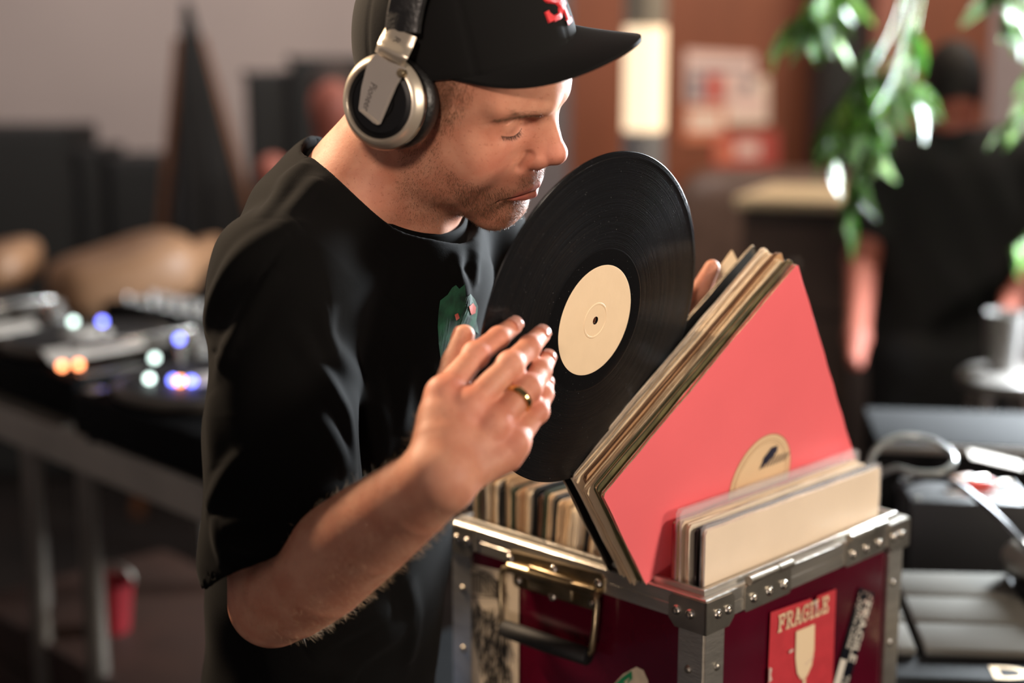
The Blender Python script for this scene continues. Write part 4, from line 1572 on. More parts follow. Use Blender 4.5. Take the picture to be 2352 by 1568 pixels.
# ================================================================ headphones
hp_root = empty('headphones', (0, 0, 0), label='silver and black over-ear headphones worn over the cap', cat='headphones')
CUP_C = hw(-10, 79, 17)
CUP_A = (HR + HU * 0.42 - HF * 0.05).normalized()
CUP_U = (UC - CUP_A * UC.dot(CUP_A)).normalized()
CUP_F = CUP_U.cross(CUP_A).normalized()
hp_root.location = CUP_C
HPINV = Matrix.Translation(-CUP_C)


def hpart(name, me, m, parent=None, smooth=None):
    o = obj(name, me, m, parent or hp_root, smooth)
    if parent is None: o.matrix_parent_inverse = HPINV
    return o


CUPM = basis(CUP_F, CUP_U, CUP_A, CUP_C) @ Matrix.Diagonal((.88, .92, 1, 1))
CUPM_L = basis(-CUP_F, CUP_U, (-(HR) + HU * 0.42).normalized(), hw(-9, -79, 16))
_l = CUPM_L.to_3x3(); _zl = _l.col[2].copy(); _yl = (UC - _zl * UC.dot(_zl)).normalized(); _xl = _yl.cross(_zl)
CUPM_L = basis(_xl, _yl, _zl, hw(-10, -79, 17)) @ Matrix.Diagonal((.88, .92, 1, 1))
M_sil = mat('satin_silver', (206, 194, 176), 0.34, 0.7, var=0.06, vscale=10)
M_chr = mat('polished_silver', (216, 208, 196), 0.12, 1.0)
M_grey = mat('silver_grey_paint', (168, 160, 152), 0.42, 0.45, var=0.05, vscale=20)
M_leather = mat('black_leatherette', (15, 14, 14), 0.42, 0.0, var=0.2, vscale=60, bump=0.35, bscale=240)
M_gloss = mat('gloss_black', (10, 10, 11), 0.38, spec=.3)
M_print = mat('dark_grey_print', (52, 48, 46), 0.5)
for cm in (CUPM, CUPM_L):
    bm = bmesh.new()
    prof = [(0.022, 0.018), (0.022, 0.004), (0.026, -0.003), (0.032, -0.0055), (0.038, -0.003), (0.0425, 0.003), (0.0435, 0.010), (0.042, 0.017), (0.039, 0.020)]
    vs = add_lathe(bm, prof, 96)
    for v in vs:      # pleats round the cushion
        a = math.atan2(v.co.y, v.co.x); r = math.hypot(v.co.x, v.co.y)
        if r > 0.036 and v.co.z > 0.006:
            k = 1 - 0.012 * (0.5 + 0.5 * math.sin(a * 44)) ** 2
            v.co.x *= k; v.co.y *= k
    xf(bm, vs, cm)
    hpart('ear_pad', bm, M_leather, None, 60)
    bm = bmesh.new(); add_lathe(bm, [(0.036, 0.016), (0.0395, 0.018), (0.0405, 0.024), (0.0395, 0.028), (0.037, 0.030)], 64, cm)
    hpart('cup_base', bm, M_blackp, None, 40)
    bm = bmesh.new(); add_lathe(bm, [(0.0385, 0.026), (0.0420, 0.0275), (0.0425, 0.030), (0.0420, 0.0315), (0.0385, 0.0372), (0.0365, 0.0395), (0.0345, 0.0402), (0.0335, 0.0395), (0.0325, 0.037)], 96, cm)
    ho = hpart('cup_ring', bm, M_sil, None, 35)
    bm = bmesh.new(); add_lathe(bm, [(0.0418, 0.0272), (0.0430, 0.0285), (0.0432, 0.0295), (0.0424, 0.0312)], 96, cm)
    hpart('chrome_edge', bm, M_chr, ho, 60)
    bm = bmesh.new(); add_lathe(bm, [(0.0330, 0.0372), (0.0280, 0.0385), (0.0275, 0.0375), (0.0150, 0.0378), (0.0145, 0.0392), (0, 0.0392)], 64, cm)
    hpart('cup_cap', bm, M_gloss, None, 30)


def ray_plane(x, y, p0, n):
    c = Vector((0, 0, CAMZ)); r = P(x, y, 1.0) - c
    return c + r * ((p0 - c).dot(n) / r.dot(n))


PL0 = CUP_C + CUP_A * 0.0455


def plate_px(x, y, off=0.0): return ray_plane(x, y, PL0 + CUP_A * off, CUP_A)


def slab(pts, thick, bev, m, name, parent=None):
    """extruded outline of world points, thickness along thick (vector), bevelled"""
    bm = bmesh.new()
    add_poly(bm, pts, thick)
    bmesh.ops.recalc_face_normals(bm, faces=bm.faces[:])
    if bev: bmesh.ops.bevel(bm, geom=bm.edges[:], offset=bev, segments=2, affect='EDGES')
    return hpart(name, bm, m, parent, 40)


yk = slab([plate_px(*q) for q in ((862, 122), (890, 140), (930, 156), (922, 172), (908, 196), (869, 287), (858, 284), (822, 253), (829, 200), (842, 148))], -CUP_A * 0.0045, 0.0008, M_grey, 'yoke_arm')
slab([plate_px(*q, 0.0006) for q in ((831, 250), (869, 280), (866, 287), (824, 254))], -CUP_A * 0.002, 0.0003, M_sil, 'yoke_tip', yk)
bm = bmesh.new()
add_lathe(bm, [(0.0, 0.003), (0.0028, 0.0028), (0.0036, 0.001), (0.0036, -0.004)], 18, basis(CUP_F, CUP_U, CUP_A, plate_px(921, 168)))
hpart('pivot_screw', bm, M_brass, yk, 50)
# lettering on the yoke: reads downwards, letter tops to the right
dn = (plate_px(846, 250) - plate_px(866, 186)).normalized()
rt = dn.cross(CUP_A)
if rt.x < 0: rt = -rt


def plate_text(s, size, org, along, upv, nrm, name, parent, shear=0.0, sq=1.0):
    me = text_mesh(s, size, shear=shear)
    for v in me.vertices:
        v.co = org + along * (v.co.x * sq) + upv * v.co.y + nrm * 0.0003
    return hpart(name, me, M_print, parent)


plate_text('Pioneer', 0.0092, plate_px(853, 187), dn, rt, CUP_A, 'yoke_lettering', yk, 0.2, 0.82)
# slider bracket between yoke and headband
HB_N = (CUP_A * 0.85 + UC * 0.35).normalized()
SL0 = plate_px(895, 140)


def sl_px(x, y, off=0.0): return ray_plane(x, y, SL0 + HB_N * off, HB_N)


bm = bmesh.new()
def sl_prof(t):       # widths in the photo from top (t=0) to bottom (t=1)
    lx, ly = 889 + (861 - 889) * t - 3 * math.sin(t * PI), 57 + (119 - 57) * t
    rx, ry_ = 957 + (926 - 957) * t + 2 * math.sin(t * PI), 86 + (153 - 86) * t
    return (lx, ly), (rx, ry_)
prev = None
for i in range(13):
    t = i / 12
    (lx, ly), (rx_, ry_) = sl_prof(t)
    bul = 0.0055 * math.exp(-((t - 0.72) / 0.2) ** 2) - 0.0035 * t
    ring = []
    for k in range(9):
        s = k / 8
        edge = -0.0022 * (abs(2 * s - 1) ** 6)
        ring.append(bm.verts.new(sl_px(lx + (rx_ - lx) * s, ly + (ry_ - ly) * s, 0.001 + bul + edge)))
    for k in range(9):
        s = 1 - k / 8
        ring.append(bm.verts.new(sl_px(lx + (rx_ - lx) * s, ly + (ry_ - ly) * s, -0.008)))
    if prev:
        for k in range(18):
            bm.faces.new((prev[k], prev[(k + 1) % 18], ring[(k + 1) % 18], ring[k]))
    else:
        bm.faces.new(ring[::-1])
    prev = ring
bm.faces.new(prev)
bmesh.ops.recalc_face_normals(bm, faces=bm.faces[:])
sl = hpart('slider_bracket', bm, M_sil, None, 50)
dn2 = (sl_px(875, 119) - sl_px(905, 70)).normalized(); rt2 = dn2.cross(HB_N)
if rt2.x < 0: rt2 = -rt2
plate_text('R', 0.0088, sl_px(910, 82), dn2, rt2, HB_N, 'side_mark', sl)
# headband: from the bracket over the crown to the other side
def hb_pt(ph, off):
    a = math.radians(ph)
    k = math.sin(a)
    return cp(22 + 10 * k, (119 + off) * math.cos(a), -6 + (126 + off) * math.sin(a))


A0 = sl_px(923, 74, -0.003)
path = []
for i in range(49):
    ph = 26 + (154 - 26) * i / 48
    path.append((hb_pt(ph, 0), ph))
# bend the near end of the arch onto the bracket
d0 = A0 - path[0][0]
bm = bmesh.new(); bm2 = bmesh.new()
prev = prev2 = None
for i, (q, ph) in enumerate(path):
    w = max(0.0, 1 - i / 20.0); w = w * w * (3 - 2 * w)
    q = q + d0 * w
    nxt = path[min(i + 1, 48)][0]; prv = path[max(i - 1, 0)][0]
    tan = (nxt - prv).normalized()
    out = (hb_pt(ph, 10) - hb_pt(ph, 0)).normalized(); out = (out - tan * out.dot(tan)).normalized()
    wid = tan.cross(out).normalized()
    hw_ = 0.0145 + 0.003 * math.sin(math.radians(ph))
    sec = [(-hw_, -.0035), (-hw_, .0015), (-hw_ + .003, .004), (hw_ - .003, .004), (hw_, .0015), (hw_, -.0035)]
    ring = [bm.verts.new(q + wid * a + out * c) for a, c in sec]
    if prev:
        for k in range(6): bm.faces.new((prev[k], prev[(k + 1) % 6], ring[(k + 1) % 6], ring[k]))
    else: bm.faces.new(ring[::-1])
    prev = ring
    if 12 <= i <= 36:
        sec = [(-hw_ * .9, -.0032), (-hw_ * .9, -.010), (0, -.0125), (hw_ * .9, -.010), (hw_ * .9, -.0032)]
        ring = [bm2.verts.new(q + wid * a + out * c) for a, c in sec]
        if prev2:
            for k in range(5): bm2.faces.new((prev2[k], prev2[(k + 1) % 5], ring[(k + 1) % 5], ring[k]))
        prev2 = ring
bm.faces.new(prev)
for b_ in (bm, bm2): bmesh.ops.recalc_face_normals(b_, faces=b_.faces[:])
hb = hpart('headband', bm, M_leather, None, 40)
hpart('headband_padding', bm2, M_leather, hb, 60)
# far side arm, mostly hidden
bm = bmesh.new()
e_ = path[-1][0]
t_ = CUPM_L @ Vector((0, 0.0, 0.044)); t2_ = CUPM_L @ Vector((0, 0.036, 0.046))
add_tube(bm, [e_, t2_, t_], [0.011, 0.010, 0.008], 8)
hpart('yoke_arm', bm, M_grey, None, 60)
# ================================================================ hair, nails, ring, print
RNG = np.random.default_rng(7)
nrm = np.zeros(len(bv) * 3, np.float32)
body_me.vertex_normals.foreach_get('vector', nrm)
nrm = nrm.reshape(-1, 3).astype(float)


def hair_mesh(name, base, dirs, length, width, m, parent, curve=0.25, down=None):
    """short tapered hairs, three-sided, two segments"""
    n = len(base)
    dirs = dirs / (np.linalg.norm(dirs, axis=1, keepdims=True) + 1e-9)
    rv_ = RNG.normal(size=(n, 3))
    a = np.cross(dirs, rv_); a /= np.linalg.norm(a, axis=1, keepdims=True)
    b = np.cross(dirs, a)
    L = np.asarray(length).reshape(-1, 1) * np.ones((n, 1)); w = width
    bend = a * L * curve * RNG.uniform(-1, 1, (n, 1))
    if down is not None: bend = bend + down * L * curve
    mid = base + dirs * L * 0.55 + bend * 0.3
    tip = base + dirs * L + bend
    V = []
    for k in range(3):
        an = 2 * PI * k / 3
        V.append(base + (a * math.cos(an) + b * math.sin(an)) * w)
    for k in range(3):
        an = 2 * PI * k / 3
        V.append(mid + (a * math.cos(an) + b * math.sin(an)) * w * 0.7)
    V.append(tip)
    V = np.stack(V, 1).reshape(-1, 3)
    o = np.arange(n)[:, None] * 7
    F = [o + np.array([[i, (i + 1) % 3, 3 + (i + 1) % 3]]) for i in range(3)] + [o + np.array([[i, 3 + (i + 1) % 3, 3 + i]]) for i in range(3)] + [o + np.array([[3 + i, 3 + (i + 1) % 3, 6]]) for i in range(3)]
    q = np.concatenate(F)
    ob = obj(name, mesh_np(name, V, q), m, parent)
    if parent is person: ob.matrix_parent_inverse = PINV
    tag(ob, kind='stuff')
    return ob


def pick(weight, n):
    w = np.clip(weight, 0, None); w = w / w.sum()
    i = RNG.choice(len(bv), n, p=w)
    jit = RNG.normal(size=(n, 3)) * 0.0009
    return project(bv[i] + jit, body_sdf, 0.002, 1), nrm[i]


HFn, HRn, HUn = vl(HF), vl(HR), vl(HU)
M_stub = mat('stubble_hair', (124, 88, 62), 0.45)
M_brow = mat('brow_hair', (122, 88, 62), 0.45)
M_lash = mat('lash_hair', (40, 28, 22), 0.5)
M_armh = mat('arm_hair', (214, 184, 148), 0.4)
nearside = (hl[:, 1] > -35)
b_, n_ = pick(beard * nearside * (beard > .3), 7000)
hair_mesh('beard_stubble', b_ - n_ * .0002, n_ * 0.8 - HUn * 0.7 + HFn * .1 + RNG.normal(size=b_.shape) * .25, RNG.uniform(.0012, .0028, len(b_)), .00013, M_stub, person)
# temple and sideburn hair, cut short
wtemp = sst(46, 34, hx - (hz_ - 20) * 0.15) * sst(-4, 6, hz_) * sst(66, 56, hz_) * sst(46, 52, hy) * (hx > -10) * nearside * inhead
b_, n_ = pick(wtemp, 2200)
hair_mesh('temple_hair', b_ - n_ * .0002, n_ * 0.55 - HUn * 0.9 + HFn * .25 + RNG.normal(size=b_.shape) * .2, RNG.uniform(.002, .0045, len(b_)), .00010, M_stub, person)
# eyebrows
for sgn_ in (1, -1):
    t = RNG.uniform(0, 1, 340); u = RNG.normal(size=340) * 2.2
    cx = np.interp(t, [0, .45, 1], [89, 80, 63]); cy = np.interp(t, [0, .45, 1], [14, 30, 50]) * sgn_; cz = np.interp(t, [0, .45, .75, 1], [35, 39.5, 40, 35]) + u * np.interp(t, [0, .3, 1], [1.2, 1, .45])
    pts = np.stack([cx, cy, cz], 1) / 1000
    wpt = pts @ HMI3 + H_On
    wpt = project(wpt, body_sdf, 0.006, 4)
    g_ = grad(body_sdf, wpt, .0008); g_ /= np.linalg.norm(g_, axis=1, keepdims=True)
    dr = HRn * sgn_ * np.interp(t, [0, .4, 1], [.35, 1.0, 1.0])[:, None] + HUn * np.interp(t, [0, .4, 1], [1.0, .25, -.35])[:, None] - HFn * .35
    dr = dr - g_ * (dr * g_).sum(1, keepdims=True) + g_ * 0.28 + RNG.normal(size=dr.shape) * .15
    hair_mesh('eyebrow', wpt - g_ * .0002, dr, RNG.uniform(.004, .0075, len(t)), .00011, M_brow, person)
    # lashes along the lowered lid
    t = np.linspace(0, 1, 60)
    cy = np.interp(t, [0, 1], [20, 47]); cx = 63.6 + 15 * np.sqrt(np.clip(1 - ((cy - 33) / 17.2) ** 2, .05, 1)); cz = 9.0 + .009 * (cy - 33) ** 2 + .16 * (cy - 33)
    pts = np.stack([cx, cy * sgn_, cz], 1) / 1000
    wpt = pts @ HMI3 + H_On
    wpt = project(wpt, body_sdf, 0.004, 3)
    dr = HFn * .75 + HRn * sgn_ * np.linspace(-.35, .75, 60)[:, None] - HUn * .75 + RNG.normal(size=wpt.shape) * .12
    hair_mesh('eyelashes', wpt, dr, RNG.uniform(.0040, .0068, 60), .00016, M_lash, person, .3, HUn)
# arm hair
ax_ = vl(WR - EL); al_ = np.linalg.norm(ax_); ax_ /= al_
ta_ = (bv - vl(EL)) @ ax_ / al_
rad_ = np.linalg.norm(bv - vl(EL) - (ta_ * al_)[:, None] * ax_, axis=1)
warm_ = (ta_ > .05) * (ta_ < 1.0) * (rad_ < .055)
b_, n_ = pick(warm_.astype(float), 2600)
hair_mesh('arm_hair', b_ - n_ * .0002, n_ * 0.55 + ax_ * .8 - np.array([0, 0, .3]) + RNG.normal(size=b_.shape) * .3, RNG.uniform(.005, .010, len(b_)), .00008, M_armh, person, .35)

# fingernails
M_nail = mat('fingernail', (226, 172, 152), 0.25, coat=0.3)
camv = Vector((0, 0, CAMZ))
side_h = (FJ['pinky'][0] - FJ['index'][0]).normalized()
for k, j in list(FJ.items()) + [('thumb', TJ)]:
    a, b2 = j[-2], j[-1]
    axd = (b2 - a).normalized()
    dep = (FJ['middle'][0] - WR).normalized()
    dors = -(side_h.cross(dep))
    if dors.y > 0: dors = -dors
    if k == 'thumb': dors = Vector((-0.75, 0.5, 0.3))
    dors = (dors - axd * dors.dot(axd)).normalized()
    sd = axd.cross(dors).normalized()
    r = FR[k][3] if k in FR else 0.0088
    bm = bmesh.new()
    rows = []
    for i in range(9):
        t = i / 8
        s0 = -0.0065 + 0.0125 * t
        wdt = math.radians(52) * (1 - max(0, (t - .72) / .28) ** 2 * .45) * (1 - max(0, (.2 - t) / .2) ** 2 * .35)
        lift = 0.0005 - 0.0012 * max(0, t - .75) / .25
        rr = r + 0.0006 + (0.0007 * (1 - t)) + lift * 0.4
        drop = 1 - max(0, t - .55) ** 2 * 0.9
        rows.append([bm.verts.new(b2 + axd * s0 + (dors * math.cos(q) * drop + sd * math.sin(q) * .93) * rr) for q in [wdt * (m2 / 4 - 1) for m2 in range(9)]])
    for i in range(8):
        for m2 in range(8):
            bm.faces.new((rows[i][m2], rows[i][m2 + 1], rows[i + 1][m2 + 1], rows[i + 1][m2]))
    bmesh.ops.recalc_face_normals(bm, faces=bm.faces[:])
    r_ = bmesh.ops.extrude_face_region(bm, geom=bm.faces[:])
    o_ = wpart('fingernail', bm, M_nail, person, 60)
# gold ring
M_gold = mat('gold', (232, 196, 132), 0.16, 1.0)
a, b2 = FJ['ring'][0], FJ['ring'][1]
q = a.lerp(b2, 0.70); axd = (b2 - a).normalized()
u1_ = axd.orthogonal().normalized(); w1_ = axd.cross(u1_)
rr = FR['ring'][0] + (FR['ring'][1] - FR['ring'][0]) * .7 + .0003
bm = bmesh.new(); add_lathe(bm, [(rr - .0004, -.0028), (rr + .0010, -.0026), (rr + .0016, -.001), (rr + .0016, .001), (rr + .0010, .0026), (rr - .0004, .0028), (rr - .0004, -.0028)], 48, basis(u1_, w1_, axd, q))
wpart('finger_ring', bm, M_gold, person, 50)

# chest print, following the cloth
M_pg = mat('green_print_leaf', (42, 104, 74), 0.7, col2=(16, 44, 34), vscale=60)
M_pr = mat('coral_print', (206, 92, 76), 0.7)
zpx = lambda x, y: (900 + x / 2.613, 640 + y / 2.613)


def print_patch(pts, m, off, parent):
    bm = bmesh.new()
    vs = []
    for (x, y) in pts:
        w3 = Vector(trace(*zpx(x, y), shirt_sdf))
        d = (camv - w3).normalized()
        vs.append(bm.verts.new(w3 + d * off))
    f = bm.faces.new(vs)
    bmesh.ops.triangulate(bm, faces=[f])
    bmesh.ops.subdivide_edges(bm, edges=bm.edges[:], cuts=2, use_grid_fill=True)
    bm.verts.ensure_lookup_table()
    pv = np.array([tuple(v.co) for v in bm.verts])
    pv = project(pv, shirt_sdf, 0.004, 2)
    g_ = grad(shirt_sdf, pv, .001); g_ /= np.linalg.norm(g_, axis=1, keepdims=True)
    for v, q in zip(bm.verts, pv + g_ * off): v.co = Vector(q)
    return wpart('chest_print', bm, m, parent)


print_patch([(360, 55), (385, 38), (405, 60), (438, 30), (445, 110), (470, 90), (495, 120), (470, 150), (515, 165), (505, 250), (520, 330), (470, 300), (430, 275), (380, 330), (350, 420), (330, 470), (310, 520), (290, 470), (300, 420), (280, 390), (300, 350), (275, 285), (320, 240), (280, 195), (305, 185), (290, 130), (340, 135), (335, 95), (365, 100)], M_pg, .0006, shirt)
print_patch([(460, 165), (485, 145), (502, 170), (498, 205), (475, 215)], M_pr, .0011, shirt)
print_patch([(375, 215), (395, 205), (405, 235), (385, 250)], M_pr, .0011, shirt)
# ================================================================ background, left: DJ table and gear
def onz(x, y, z):
    c = Vector((0, 0, CAMZ)); r = P(x, y, 1.0) - c
    return c + r * ((z - CAMZ) / r.z)


def frame_from(o, yaw, tilt=0.0):
    return Matrix.Translation(o) @ Matrix.Rotation(yaw, 4, 'Z') @ Matrix.Rotation(tilt, 4, 'X')


M_wood = mat('warm_brown_wood', (124, 78, 48), 0.5, var=0.3, vscale=6, stretch=(1, 1, .15))
M_pipe = mat('dull_aluminium_pipe', (150, 142, 132), 0.4, 0.8, var=0.2, vscale=12)
M_led_b = mat('blue_indicator', (110, 120, 255), 0.4, emit=9)
M_led_o = mat('amber_indicator', (255, 150, 96), 0.4, emit=9)
M_led_w = mat('white_indicator', (216, 240, 230), 0.4, emit=6)
M_whitep = mat('white_paper', (235, 226, 214), 0.6)
M_knob = mat('silver_knob', (200, 196, 190), 0.25, 0.9)

TZ = 0.975
A_ = P(465, 1098, 2.40); B_ = P(0, 915, 2.92)
ta_yaw = math.atan2(B_.y - A_.y, B_.x - A_.x)            # along the front rail, away to the left
djt = empty('dj_table', (A_.x, A_.y, 0), (0, 0, ta_yaw), 'long dark table on a pipe frame carrying the turntables', 'table')
Ld = 1.22
# local x runs along the rail, local -y runs away from the camera
obj('front_rail', box(-.35, Ld, -.026, .026, TZ - .058, TZ + .008, .004), mat('pale_metal_rail', (176, 168, 156), .5, .25, var=.15, vscale=9), djt)
bm = bmesh.new(); add_tube(bm, [(-0.35, -0.70, TZ - 0.012), (Ld, -0.70, TZ - 0.012)], 0.024, 12); obj('rear_rail', bm, M_pipe, djt, 60)
obj('table_top', box(-0.34, Ld, -0.72, -0.028, TZ - 0.02, TZ + 0.006, 0.004), M_dark, djt)
for xx in (-0.30, 0.40, 0.62, 1.15):
    for yy in ((-0.006, -0.70) if xx != 0.62 else (-0.006,)):
        bm = bmesh.new(); add_tube(bm, [(xx, yy, 0.0), (xx, yy, TZ - 0.03)], 0.021, 12); obj('leg', bm, M_pipe, djt, 60)
DJM = djt.matrix_world if False else (Matrix.Translation((A_.x, A_.y, 0)) @ Matrix.Rotation(ta_yaw, 4, 'Z'))


def deck(x0, y0, label, ang=0.0, leds=(), card=True):
    """turntable; x0, y0 centre in the table frame"""
    r = empty('turntable', DJM @ Vector((x0, y0, TZ + 0.0075)), (0, 0, ta_yaw + PI + ang), label, 'turntable', 'turntables on the table at the left')
    obj('plinth', box(-0.225, 0.225, -0.17, 0.17, 0.012, 0.085, 0.006), M_blackp, r, 40)
    for sx in (-.19, .19):
        for sy in (-.14, .14):
            o = obj('foot', lathe([(0, 0), (.02, 0), (.022, .004), (.018, .014), (0, .014)], 16), M_black, r, 50); o.location = (sx, sy, 0)
    pl = obj('platter', lathe([(0, .089), (.150, .089), (.163, .093), (.166, .098), (.166, .108), (.163, .110), (0, .110)], 48), M_pipe, r, 40); pl.location = (-.045, 0, 0)
    dc_ = obj('slipmat', lathe([(0, .1125), (.148, .1125), (.150, .1105)], 48), M_black, r, 40); dc_.location = (-.045, 0, 0)
    lb_ = obj('disc_label', lathe([(0, .1135), (.050, .1135), (.051, .1128)], 32), M_whitep, r, 40); lb_.location = (-.045, 0, 0)
    bm = bmesh.new(); add_tube(bm, [(.165, .115, .135), (.175, .04, .137), (.170, -.06, .132), (.140, -.105, .122)], .0052, 8); obj('tonearm', bm, M_knob, r, 60)
    bm = bmesh.new(); add_lathe(bm, [(0, .085), (.036, .085), (.036, .100), (.024, .108), (.024, .128), (0, .130)], 24, Matrix.Translation((.165, .115, 0))); obj('tonearm_base', bm, M_knob, r, 40)
    bm = bmesh.new(); add_box(bm, .128, .150, -.118, -.095, .114, .128, .003); obj('headshell', bm, M_knob, r)
    obj('pitch_slider', box(.190, .212, -.145, -.02, .0852, .090, .001), M_knob, r)
    obj('start_button', box(-.21, -.17, -.155, -.125, .0852, .092, .002), M_knob, r)
    for (lx, ly, m, nm) in leds:
        if nm == 'target_light':
            bm = bmesh.new(); add_tube(bm, [(lx, ly, .084), (lx, ly, .150)], .006, 10); obj('target_light_stalk', bm, M_knob, r, 60)
        bm = bmesh.new(); bmesh.ops.create_icosphere(bm, subdivisions=2, radius=0.0075); o = obj(nm, bm, m, r, 180); o.location = (lx, ly, .156 if nm == 'target_light' else 0.120 if math.hypot(lx + .045, ly) < .172 else 0.0925)
    return r


def to_dj(x, y, z):
    w = onz(x, y, z)
    q = DJM.inverted() @ w
    return q.x, q.y


HT = TZ + 0.10
x1, y1 = to_dj(225, 795, HT); x2, y2 = to_dj(520, 905, HT); x3, y3 = to_dj(-70, 722, HT)


def leds_for(cx, cy, lst):
    out = []
    a = PI          # deck frame is the table frame turned by half a turn
    for (px_, py_, m, nm) in lst:
        lx, ly = to_dj(px_, py_, TZ + (.16 if nm == 'target_light' else .095))
        dx, dy = lx - cx, ly - cy
        out.append((max(-.215, min(.215, -dx)), max(-.16, min(.16, -dy)), m, nm))
    return out


deck(x1, y1, 'black turntable with bright paper card on its platter, middle of the table', 0, leds_for(x1, y1, [(143, 846, M_led_o, 'amber_light'), (181, 843, M_led_o, 'amber_light'), (355, 828, M_led_w, 'white_light'), (235, 742, M_led_b, 'target_light'), (170, 774, M_led_w, 'white_light')]))
deck(x2, y2, 'black turntable with white disc label, nearest the man at the table', 0, leds_for(x2, y2, [(400, 916, M_led_b, 'blue_light'), (345, 912, M_led_w, 'white_light'), (412, 783, M_led_b, 'target_light'), (415, 918, M_led_o, 'amber_light'), (441, 918, M_led_b, 'blue_light')]))
deck(x3, y3, 'black turntable cut by the left photo edge, farthest along the table', 0, leds_for(x3, y3, [(20, 790, M_led_o, 'amber_light')]))
# paper card lying on the middle deck
q0, q1, q2, q3 = [onz(x, y, TZ + 0.127) for x, y in ((95, 806), (322, 770), (335, 795), (120, 836))]
bm = bmesh.new(); add_poly(bm, [q0, q3, q2, q1], Vector((0, 0, 0.0015)))
bmesh.ops.recalc_face_normals(bm, faces=bm.faces[:])
tag(obj('paper_card', bm, M_whitep), 'pale paper card lying across the middle turntable platter', 'paper')
q0, q1, q2, q3 = [onz(x, y, TZ + 0.127) for x, y in ((-60, 755), (75, 735), (90, 752), (-40, 778))]
bm = bmesh.new(); add_poly(bm, [q0, q3, q2, q1], Vector((0, 0, 0.0015)))
bmesh.ops.recalc_face_normals(bm, faces=bm.faces[:])
tag(obj('paper_card', bm, M_whitep), 'pale paper card on the turntable at the left photo edge', 'paper')
# small mixer behind, with knobs
mxp = onz(190, 715, TZ + 0.08)
mq = DJM.inverted() @ mxp
mx = empty('mixer', DJM @ Vector((mq.x - .12, -0.60, TZ + 0.0065)), (0, 0, ta_yaw + PI), 'black audio mixer with silver knobs behind the turntables', 'mixer')
obj('mixer_body', box(-.24, .24, -.085, .085, 0, .07, .006), M_blackp, mx, 40)
for i in range(8):
    for j in range(2):
        o = obj('knob', lathe([(0, .018), (.009, .018), (.011, .0)], 14), M_knob, mx, 50); o.location = (-.2 + .057 * i, -.04 + .07 * j, .07)

M_woodd = mat('dark_stained_wood', (52, 30, 20), 0.6, var=0.3, vscale=6)
# red bucket and wooden crate under the table
M_redp = mat('red_plastic', (120, 8, 20), 0.5)
cb = P(246, 1262, 2.95)
bm = bmesh.new(); add_lathe(bm, [(0, 0.003), (.034, 0.003), (.036, 0), (.046, .095), (.049, .097), (.049, .101), (.045, .101), (.034, .006), (0, .006)], 32)
rb = empty('bucket', (cb.x, cb.y, 0.521), label='small dark red bucket on the wooden crate under the table', cat='bucket')
obj('pail', bm, M_redp, rb, 40)
bm = bmesh.new(); add_tube(bm, [(.049 * math.cos(a), .0, .099 + .04 * math.sin(a)) for a in [PI * i / 12 for i in range(13)]], .003, 6); obj('bail', bm, M_pipe, rb, 60)
cr = empty('wooden_crate', (cb.x + .12, cb.y + .02, 0.0), (0, 0, ta_yaw), 'brown wooden crate standing on the floor under the table', 'crate')
for k in range(5):
    z = .008 + k * .103
    obj('slat', box(-.42, .42, -.22, -.205, z, z + .092, .003), M_woodd, cr); obj('slat', box(-.42, .42, .205, .22, z, z + .092, .003), M_woodd, cr)
    obj('slat', box(-.42, -.405, -.204, .204, z, z + .092, .003), M_woodd, cr); obj('slat', box(.405, .42, -.204, .204, z, z + .092, .003), M_woodd, cr)
obj('lid', box(-.43, .43, -.23, .23, .506, .52, .003), M_woodd, cr)

# ================================================================ background, left: wall side
M_tan = mat('tan_leather', (150, 112, 82), 0.5, var=0.15, vscale=6, bump=.15, bscale=30)
def cushion(bm, sx, sy, sz, e=3.2):
    vs = bmesh.ops.create_uvsphere(bm, u_segments=32, v_segments=18, radius=1.0)['verts']
    for v in vs:
        l = (abs(v.co.x) ** e + abs(v.co.y) ** e + abs(v.co.z) ** e) ** (1 / e)
        v.co = Vector((v.co.x / l * sx, v.co.y / l * sy, v.co.z / l * sz))
    return vs


bn = empty('bench', (P(240, 700, 4.1).x - .35, P(240, 700, 4.1).y, 0), (0, 0, ta_yaw - PI * .75), 'low dark bench behind the turntable table', 'bench')
sb_z = P(240, 690, 4.05).z - .055
obj('bench_seat', box(-1.1, 1.3, -.3, .32, sb_z - .06, sb_z, .01), M_dark, bn)
for sx in (-1.0, 1.2):
    for sy in (-.24, .26):
        obj('leg', box(sx - .03, sx + .03, sy - .03, sy + .03, 0, sb_z - .061), M_dark, bn)
for (x, y, w, h, d, rz, lab) in ((285, 635, .20, .075, 4.05, .35, 'large tan leather cushion slumped on the bench'), (0, 612, .10, .045, 4.1, .1, 'tan leather cushion cut by the left photo edge'), (462, 588, .045, .028, 4.3, .0, 'small tan leather pillow beside the large cushion')):
    bm = bmesh.new(); vs = cushion(bm, w, .18, h + .02)
    for v in vs: v.co.z += 0.10 * h / .075 * v.co.x * (1 if w > .15 else 0) + (.015 * math.sin(v.co.x * 14))
    o = empty('cushion', P(x, y, d), (0, 0, rz), lab, 'cushion', 'tan cushions on the bench')
    obj('cushion_cover', bm, M_tan, o, 180)
    bm = bmesh.new(); add_tube(bm, [(w * math.cos(a) * 1.0, .18 * math.sin(a), 0.10 * h / .075 * w * math.cos(a) * (1 if w > .15 else 0)) for a in [2 * PI * i / 40 for i in range(40)]], .004, 6, closed=True); obj('piping', bm, M_tan, o, 180)

